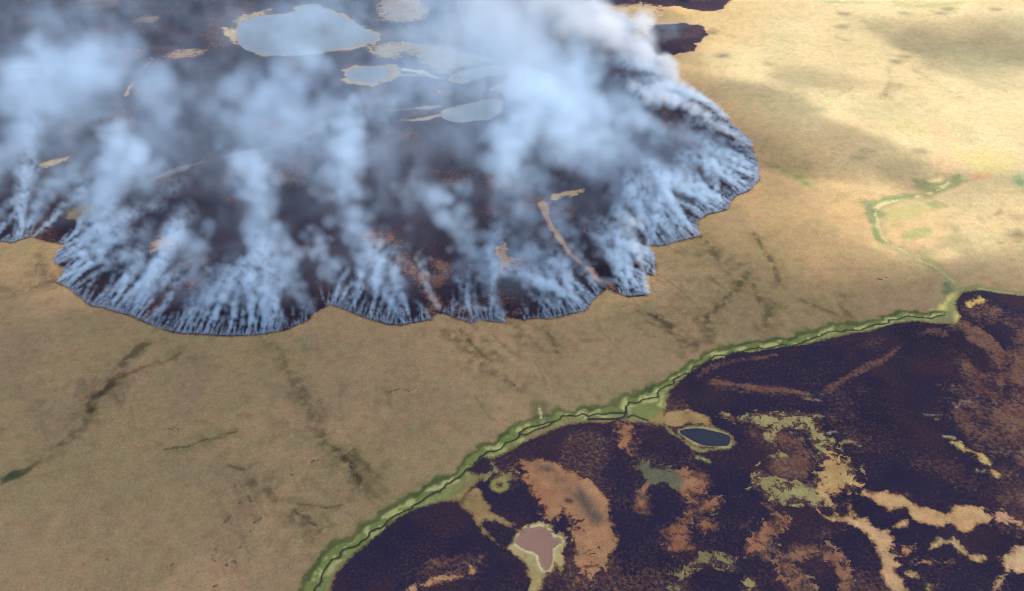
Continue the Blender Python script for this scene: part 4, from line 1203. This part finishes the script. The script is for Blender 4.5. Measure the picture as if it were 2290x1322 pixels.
# --- the plumes one can tell apart
G_ = 'smoke plumes rising behind the fire front'
for lab, mat, dens, vox, path in [
    ('dense white plume streaming back from the upper right end of the front', M_WHITE, .055, 2.8,
     [1626, 266, 3, 1.6, 1600, 240, 5, 2, 1565, 216, 7, 2, 1530, 198, 10, 2, 1505, 180, 13, 2, 1485, 150, 20, 1.5, 1450, 118, 28, 1.1, 1400, 92, 38, .8, 1345, 66, 46, .45, 1270, 30, 60, .3, 1190, 0, 74, .22]),
    ('white streak of smoke just below the dense white plume', M_WHITE, .06, 2.4, [1680, 325, 2.5, 1.5, 1650, 306, 4, 1.5, 1610, 280, 7, 1.3, 1560, 250, 10, 1, 1505, 222, 15, .8, 1450, 205, 22, .4]),
    ('huge pale plume leaving the frame at the top centre', M_WHITE, .0048, 4.2, [1300, 250, 30, .5, 1230, 200, 46, .7, 1180, 140, 66, .9, 1150, 80, 90, 1.1, 1140, 10, 115, 1.3, 1150, -60, 130, 1.3]),
    ('broad smoke band fanning in from the right side of the front', M_SMOKE, .014, 3.6, [1690, 372, 3, 1.8, 1630, 345, 8, 1.3, 1550, 320, 15, 1, 1460, 290, 24, 1, 1370, 260, 34, 1, 1280, 215, 46, .8, 1200, 160, 60, .7]),
    ('wide smoke band above the lower right part of the front', M_SMOKE, .013, 3.6, [1600, 470, 5, 1.6, 1545, 430, 11, 1.3, 1470, 380, 18, 1.2, 1390, 345, 26, 1.2, 1300, 315, 34, 1.1, 1220, 270, 42, .9, 1170, 220, 50, .6]),
    ('smoke column rising from the stepped corner of the front', M_SMOKE, .013, 3.4, [1500, 545, 4, 1.6, 1470, 500, 9, 1.2, 1430, 440, 16, 1, 1360, 390, 22, 1, 1280, 350, 28, .9, 1180, 320, 34, .7]),
    ('narrow bright smoke jet at the tip of the notched front', M_WHITE, .05, 2.0, [1447, 658, 1.8, 1.6, 1444, 630, 3, 1.5, 1436, 600, 4.5, 1.2, 1428, 570, 7, .9, 1420, 530, 11, .6, 1405, 480, 16, .35]),
    ('small detached white wisp on the unburnt grass right of the front', M_WHITE, .06, 1.3, [1464, 614, 1.0, 1.6, 1463, 598, 1.7, 1.6, 1459, 578, 2.4, 1.3, 1454, 560, 3.2, .9, 1447, 540, 5, .4]),
    ('pale smoke column leaning left from beside the brown ribbon', M_SMOKE, .018, 3.0, [1352, 642, 2.5, 1.6, 1320, 612, 5, 1.3, 1295, 580, 9, 1.1, 1275, 540, 13, 1, 1255, 500, 15, .7, 1220, 440, 20, .5, 1170, 380, 26, .4]),
    ('bright smoke column with a pointed white foot in the middle of the front', M_SMOKE, .018, 3.0, [1128, 718, 1.8, 1.8, 1112, 680, 4, 1.3, 1085, 620, 11, 1.2, 1060, 560, 17, 1.1, 1020, 490, 22, .9, 970, 440, 26, .8, 915, 415, 26, .5]),
    ('blue smoke column right of the middle reaching the pale band', M_SMOKE, .014, 3.4, [1250, 690, 3, 1.3, 1200, 620, 10, 1.1, 1165, 550, 17, 1, 1135, 470, 23, 1, 1125, 400, 26, .9, 1140, 340, 28, .7, 1170, 290, 30, .5]),
    ('wavering smoke column left of the middle of the front', M_SMOKE, .015, 3.4, [890, 705, 3, 1.4, 858, 645, 9, 1.3, 820, 585, 15, 1.1, 795, 510, 20, 1, 770, 430, 23, 1, 768, 350, 25, 1, 785, 280, 22, .8, 792, 225, 16, .4]),
    ('tallest pale blue smoke column left of centre', M_SMOKE, .020, 3.2, [704, 705, 2.5, 1.6, 670, 655, 10, 1.2, 630, 595, 19, 1.1, 597, 520, 24, 1.1, 575, 450, 24, 1, 562, 390, 22, .8, 556, 340, 22, .5]),
    ('billowing cloud of smoke above the tallest column', M_SMOKE, .0125, 4.2, [640, 340, 30, .5, 590, 300, 44, 1, 560, 262, 46, 1.1, 600, 210, 46, .9, 660, 160, 52, .7, 715, 118, 46, .5]),
    ('round smoke puff over the bottom left bulge of the front', M_SMOKE, .016, 3.2, [470, 690, 4, .8, 445, 630, 11, .8, 430, 570, 17, 1, 425, 520, 21, 1.1, 415, 480, 18, .5]),
    ('big smoke column above the left notch of the front', M_SMOKE, .018, 3.4, [145, 588, 2, 1.6, 175, 560, 5, 1.5, 205, 520, 11, 1.1, 235, 470, 21, .9, 258, 410, 33, 1, 275, 350, 36, 1, 262, 300, 28, .7, 255, 275, 18, .4]),
    ('drifting round bank of smoke at the upper left', M_SMOKE, .0085, 4.6, [390, 250, 34, .4, 320, 170, 50, .9, 250, 130, 56, 1, 170, 170, 56, 1.1, 125, 205, 44, .8]),
    ('smoke column at the left edge over the small corner of the front', M_SMOKE, .017, 3.2, [40, 530, 3, 1.3, 75, 470, 11, 1, 120, 420, 17, 1, 165, 380, 19, .7, 190, 350, 16, .3]),
    ('smoke bank cut by the left edge of the frame', M_SMOKE, .011, 4.2, [-40, 420, 24, .6, 20, 350, 30, .9, 75, 290, 34, 1, 60, 225, 40, .8, 20, 150, 54, .6]),
    ('thin white smoke thread beside a brown gap in the front', M_WHITE, .045, 2.0, [985, 695, 1.2, 1.6, 968, 668, 2.4, 1.4, 953, 635, 4, 1.1, 946, 600, 6, .8, 938, 570, 9, .4]),
    ('faint smoke puff between the lakes and the smoke columns', M_SMOKE, .009, 4.0, [860, 275, 22, .5, 870, 235, 28, .8, 885, 195, 26, .5]),
    ('pale smoke stream left of the middle bay of the front', M_SMOKE, .020, 2.8, [780, 690, 3, 1.2, 755, 640, 8, 1.1, 725, 590, 13, 1, 705, 545, 15, .7, 700, 510, 12, .3]),
]:
    path = [q * 1.05 if k % 4 == 2 and vox > 2.2 else q for k, q in enumerate(path)]
    plume('smoke_plume', path, dens * (1.3 if mat is M_SMOKE else 1), mat, lab, vox, seed=len(lab))['group'] = G_
print('VOX', N_VOX)

# ------------------------------------------------------------------ low shrubs on the tundra
def height(x, y):
    r = int(np.clip(np.searchsorted(rows, y), 0, NY - 1))
    c = int(np.argmin(np.abs(GX[r] - x)))
    return float(Z[r * NX + c])


M_SHRUB, nt = new_mat('shrub_leaves')
h = NT(nt)
out = h.n('ShaderNodeOutputMaterial')
b = h.n('ShaderNodeBsdfPrincipled')
b.inputs['Roughness'].default_value = .8
b.inputs['Specular IOR Level'].default_value = .15
pos = h.n('ShaderNodeNewGeometry').outputs['Position']
rnd = h.n('ShaderNodeObjectInfo').outputs['Random']
c = h.mix(h.range(h.noise(pos, 1.3, 4, .6), .35, .65, 0, 1), (*lin(92, 82, 54), 1), (*lin(116, 100, 70), 1))
c = h.mix(h.math('MULTIPLY', rnd, .5), c, (*lin(98, 80, 62), 1))
nt.links.new(c, b.inputs['Base Color'])
nt.links.new(b.outputs[0], out.inputs['Surface'])
rng = random.Random(3)


def shrub_mesh(k):
    """several leafy domes grown together, uneven and open at the rim"""
    import bmesh
    bm = bmesh.new()
    for j in range(5 + k % 3):
        a, r = rng.uniform(0, 6.28), rng.uniform(0, .75)
        q = rng.uniform(.28, .5)
        g = bmesh.ops.create_icosphere(bm, subdivisions=2, radius=1.0)
        cx, cy_ = r * math.cos(a), r * math.sin(a)
        for v in g['verts']:
            m = rng.uniform(.72, 1.25)
            v.co = Vector((cx + v.co.x * q * m, cy_ + v.co.y * q * m, max(-.12, v.co.z * q * 1.0 * m + .12)))
    me = bpy.data.meshes.new('shrub')
    bm.to_mesh(me)
    bm.free()
    me.materials.append(M_SHRUB)
    return me


SHRUBS = [shrub_mesh(k) for k in range(6)]
spots = []


ROWLAB = ['along the thin dark line left of the middle of the plain', 'at the right end of the thin dark line', 'in the left one of two short slanting rows near the bottom', 'in the right one of two short slanting rows near the bottom',
          'in a short row above the slanting rows', 'in the loose clump left of the long dark track', 'beside the short row, alone on bare grass', 'in the small patch below the short row', 'in the small patch left of it',
          'in the tiny upright row', 'in the thick clump near the green stream bank at the bottom', 'along the track leading to the bottom bank', 'in the thin low row above the bottom bank', 'at the right end of the thin low row',
          'in the round clump on the long dark track', 'on the upper half of the long dark track', 'on the lower half of the long dark track', 'in the slanting row below the middle bay of the fire', 'at the top of the forked track on the left',
          'along the left fork of the track', 'where the forked tracks meet on the left', 'along the right fork of the track', 'alone under the bottom bulge of the fire', 'in the faint patch inside the left plain',
          'in the ragged line near the bottom edge', 'alone near the ragged line', 'in the pair beside the ragged line', 'in the faint spot at the bottom left', 'right of the faint spot at the bottom left', 'at the very bottom edge',
          'in the small spot beside the slanting rows', 'in the dotted row below the left middle bay', 'along the track below the middle of the fire', 'at the lower end of the middle track', 'along the track below the stepped corner of the fire',
          'along the bent track right of the notched front', 'alone above the green bank on the right', 'in the tiny dark line on the right plain', 'at the tip of the tiny dark line on the right plain']
row_no = -1


def row(view, xy, n, size, spread):
    global row_no
    row_no += 1
    p = S(view, *xy)
    for _ in range(n):
        t = rng.uniform(0, len(p) - 1.001)
        i = int(t)
        q = p[i] + (p[i + 1] - p[i]) * (t - i)
        spots.append((q[0] + rng.gauss(0, spread), q[1] + rng.gauss(0, spread), size * rng.uniform(.55, 1.35), ROWLAB[row_no]))


for v, xy, n, s, sp in [
    ('N', (455, 756, 540, 742, 600, 738, 650, 716, 690, 692, 740, 694, 785, 690), 22, 1.2, .5), ('N', (820, 662, 868, 652), 6, 1.3, .4), ('N', (780, 1205, 810, 1180, 835, 1150), 9, 1.5, .5),
    ('N', (965, 1195, 990, 1180, 1020, 1160), 9, 1.3, .5), ('N', (820, 852, 870, 862, 910, 878), 8, 1.2, .5), ('N', (1310, 828, 1345, 825), 5, 1.4, .6), ('N', (1185, 905, 1200, 905), 3, 1.3, .4),
    ('N', (940, 1030, 965, 1070), 6, 1.4, .6), ('N', (870, 1075, 905, 1070), 4, 1.2, .5), ('N', (860, 950, 862, 980), 4, 1.0, .3), ('N', (1290, 1185, 1340, 1200), 9, 1.7, .9), ('N', (1210, 1110, 1280, 1160), 9, 1.4, .9),
    ('N', (1390, 1107, 1430, 1104), 4, 1.0, .3), ('N', (1465, 1090, 1495, 1085), 4, 1.2, .4), ('N', (1530, 770, 1555, 785), 5, 1.7, .7), ('N', (1380, 690, 1480, 780), 14, 1.2, .8), ('N', (1540, 840, 1600, 920), 12, 1.4, 1.0),
    ('N', (1750, 430, 1825, 402), 10, 1.2, .6), ('N', (290, 135, 350, 128), 8, 1.5, .8), ('N', (205, 230, 300, 170), 12, 1.3, 1.0), ('N', (130, 350, 200, 320), 8, 1.3, .9), ('N', (300, 268, 370, 253), 8, 1.2, .6),
    ('N', (572, 270, 580, 290), 2, 1.0, .2), ('N', (475, 630, 540, 640), 6, 1.2, 1.0), ('L', (1350, 1100, 1440, 1160, 1530, 1120), 10, 1.4, 1.0), ('L', (1380, 1050, 1400, 1050), 3, 1.4, .5), ('L', (1510, 1040, 1540, 1042), 3, 1.3, .5),
    ('L', (680, 1125, 710, 1120), 3, 1.3, .5), ('L', (1070, 1165, 1110, 1140), 4, 1.2, .4), ('L', (1370, 1290, 1410, 1280), 4, 1.2, .4), ('L', (1580, 920, 1610, 940), 3, 1.2, .5),
    ('K', (320, 1280, 400, 1265, 480, 1275, 530, 1240), 12, 1.1, .7), ('K', (800, 880, 870, 970, 980, 1080), 16, 1.1, 1.0), ('K', (1090, 1200, 1160, 1240), 8, 1.3, .8), ('O', (1170, 280, 1250, 380), 12, 1.3, .8),
    ('O', (820, 780, 960, 610), 16, 1.2, 1.0), ('O', (1355, 955, 1360, 958), 1, 1.5, .1), ('M', (480, 1075, 545, 1085), 5, 1.3, .3), ('M', (565, 1065, 585, 1060), 3, 1.4, .3),
]:
    row(v, xy, n, s, sp)
for i, (x, y, s, where) in enumerate(spots[:298]):
    o = bpy.data.objects.new('shrub', SHRUBS[i % 6])
    COL.objects.link(o)
    o.location = (x, y, height(x, y) - .03)
    o.rotation_euler = (0, 0, rng.uniform(0, 6.28))
    o.scale = (s, s * rng.uniform(.7, 1.1), s * rng.uniform(.6, .9))
    tag(o, 'low dark shrub ' + where, 'shrub', 'shrubs dotted over the dry tundra')
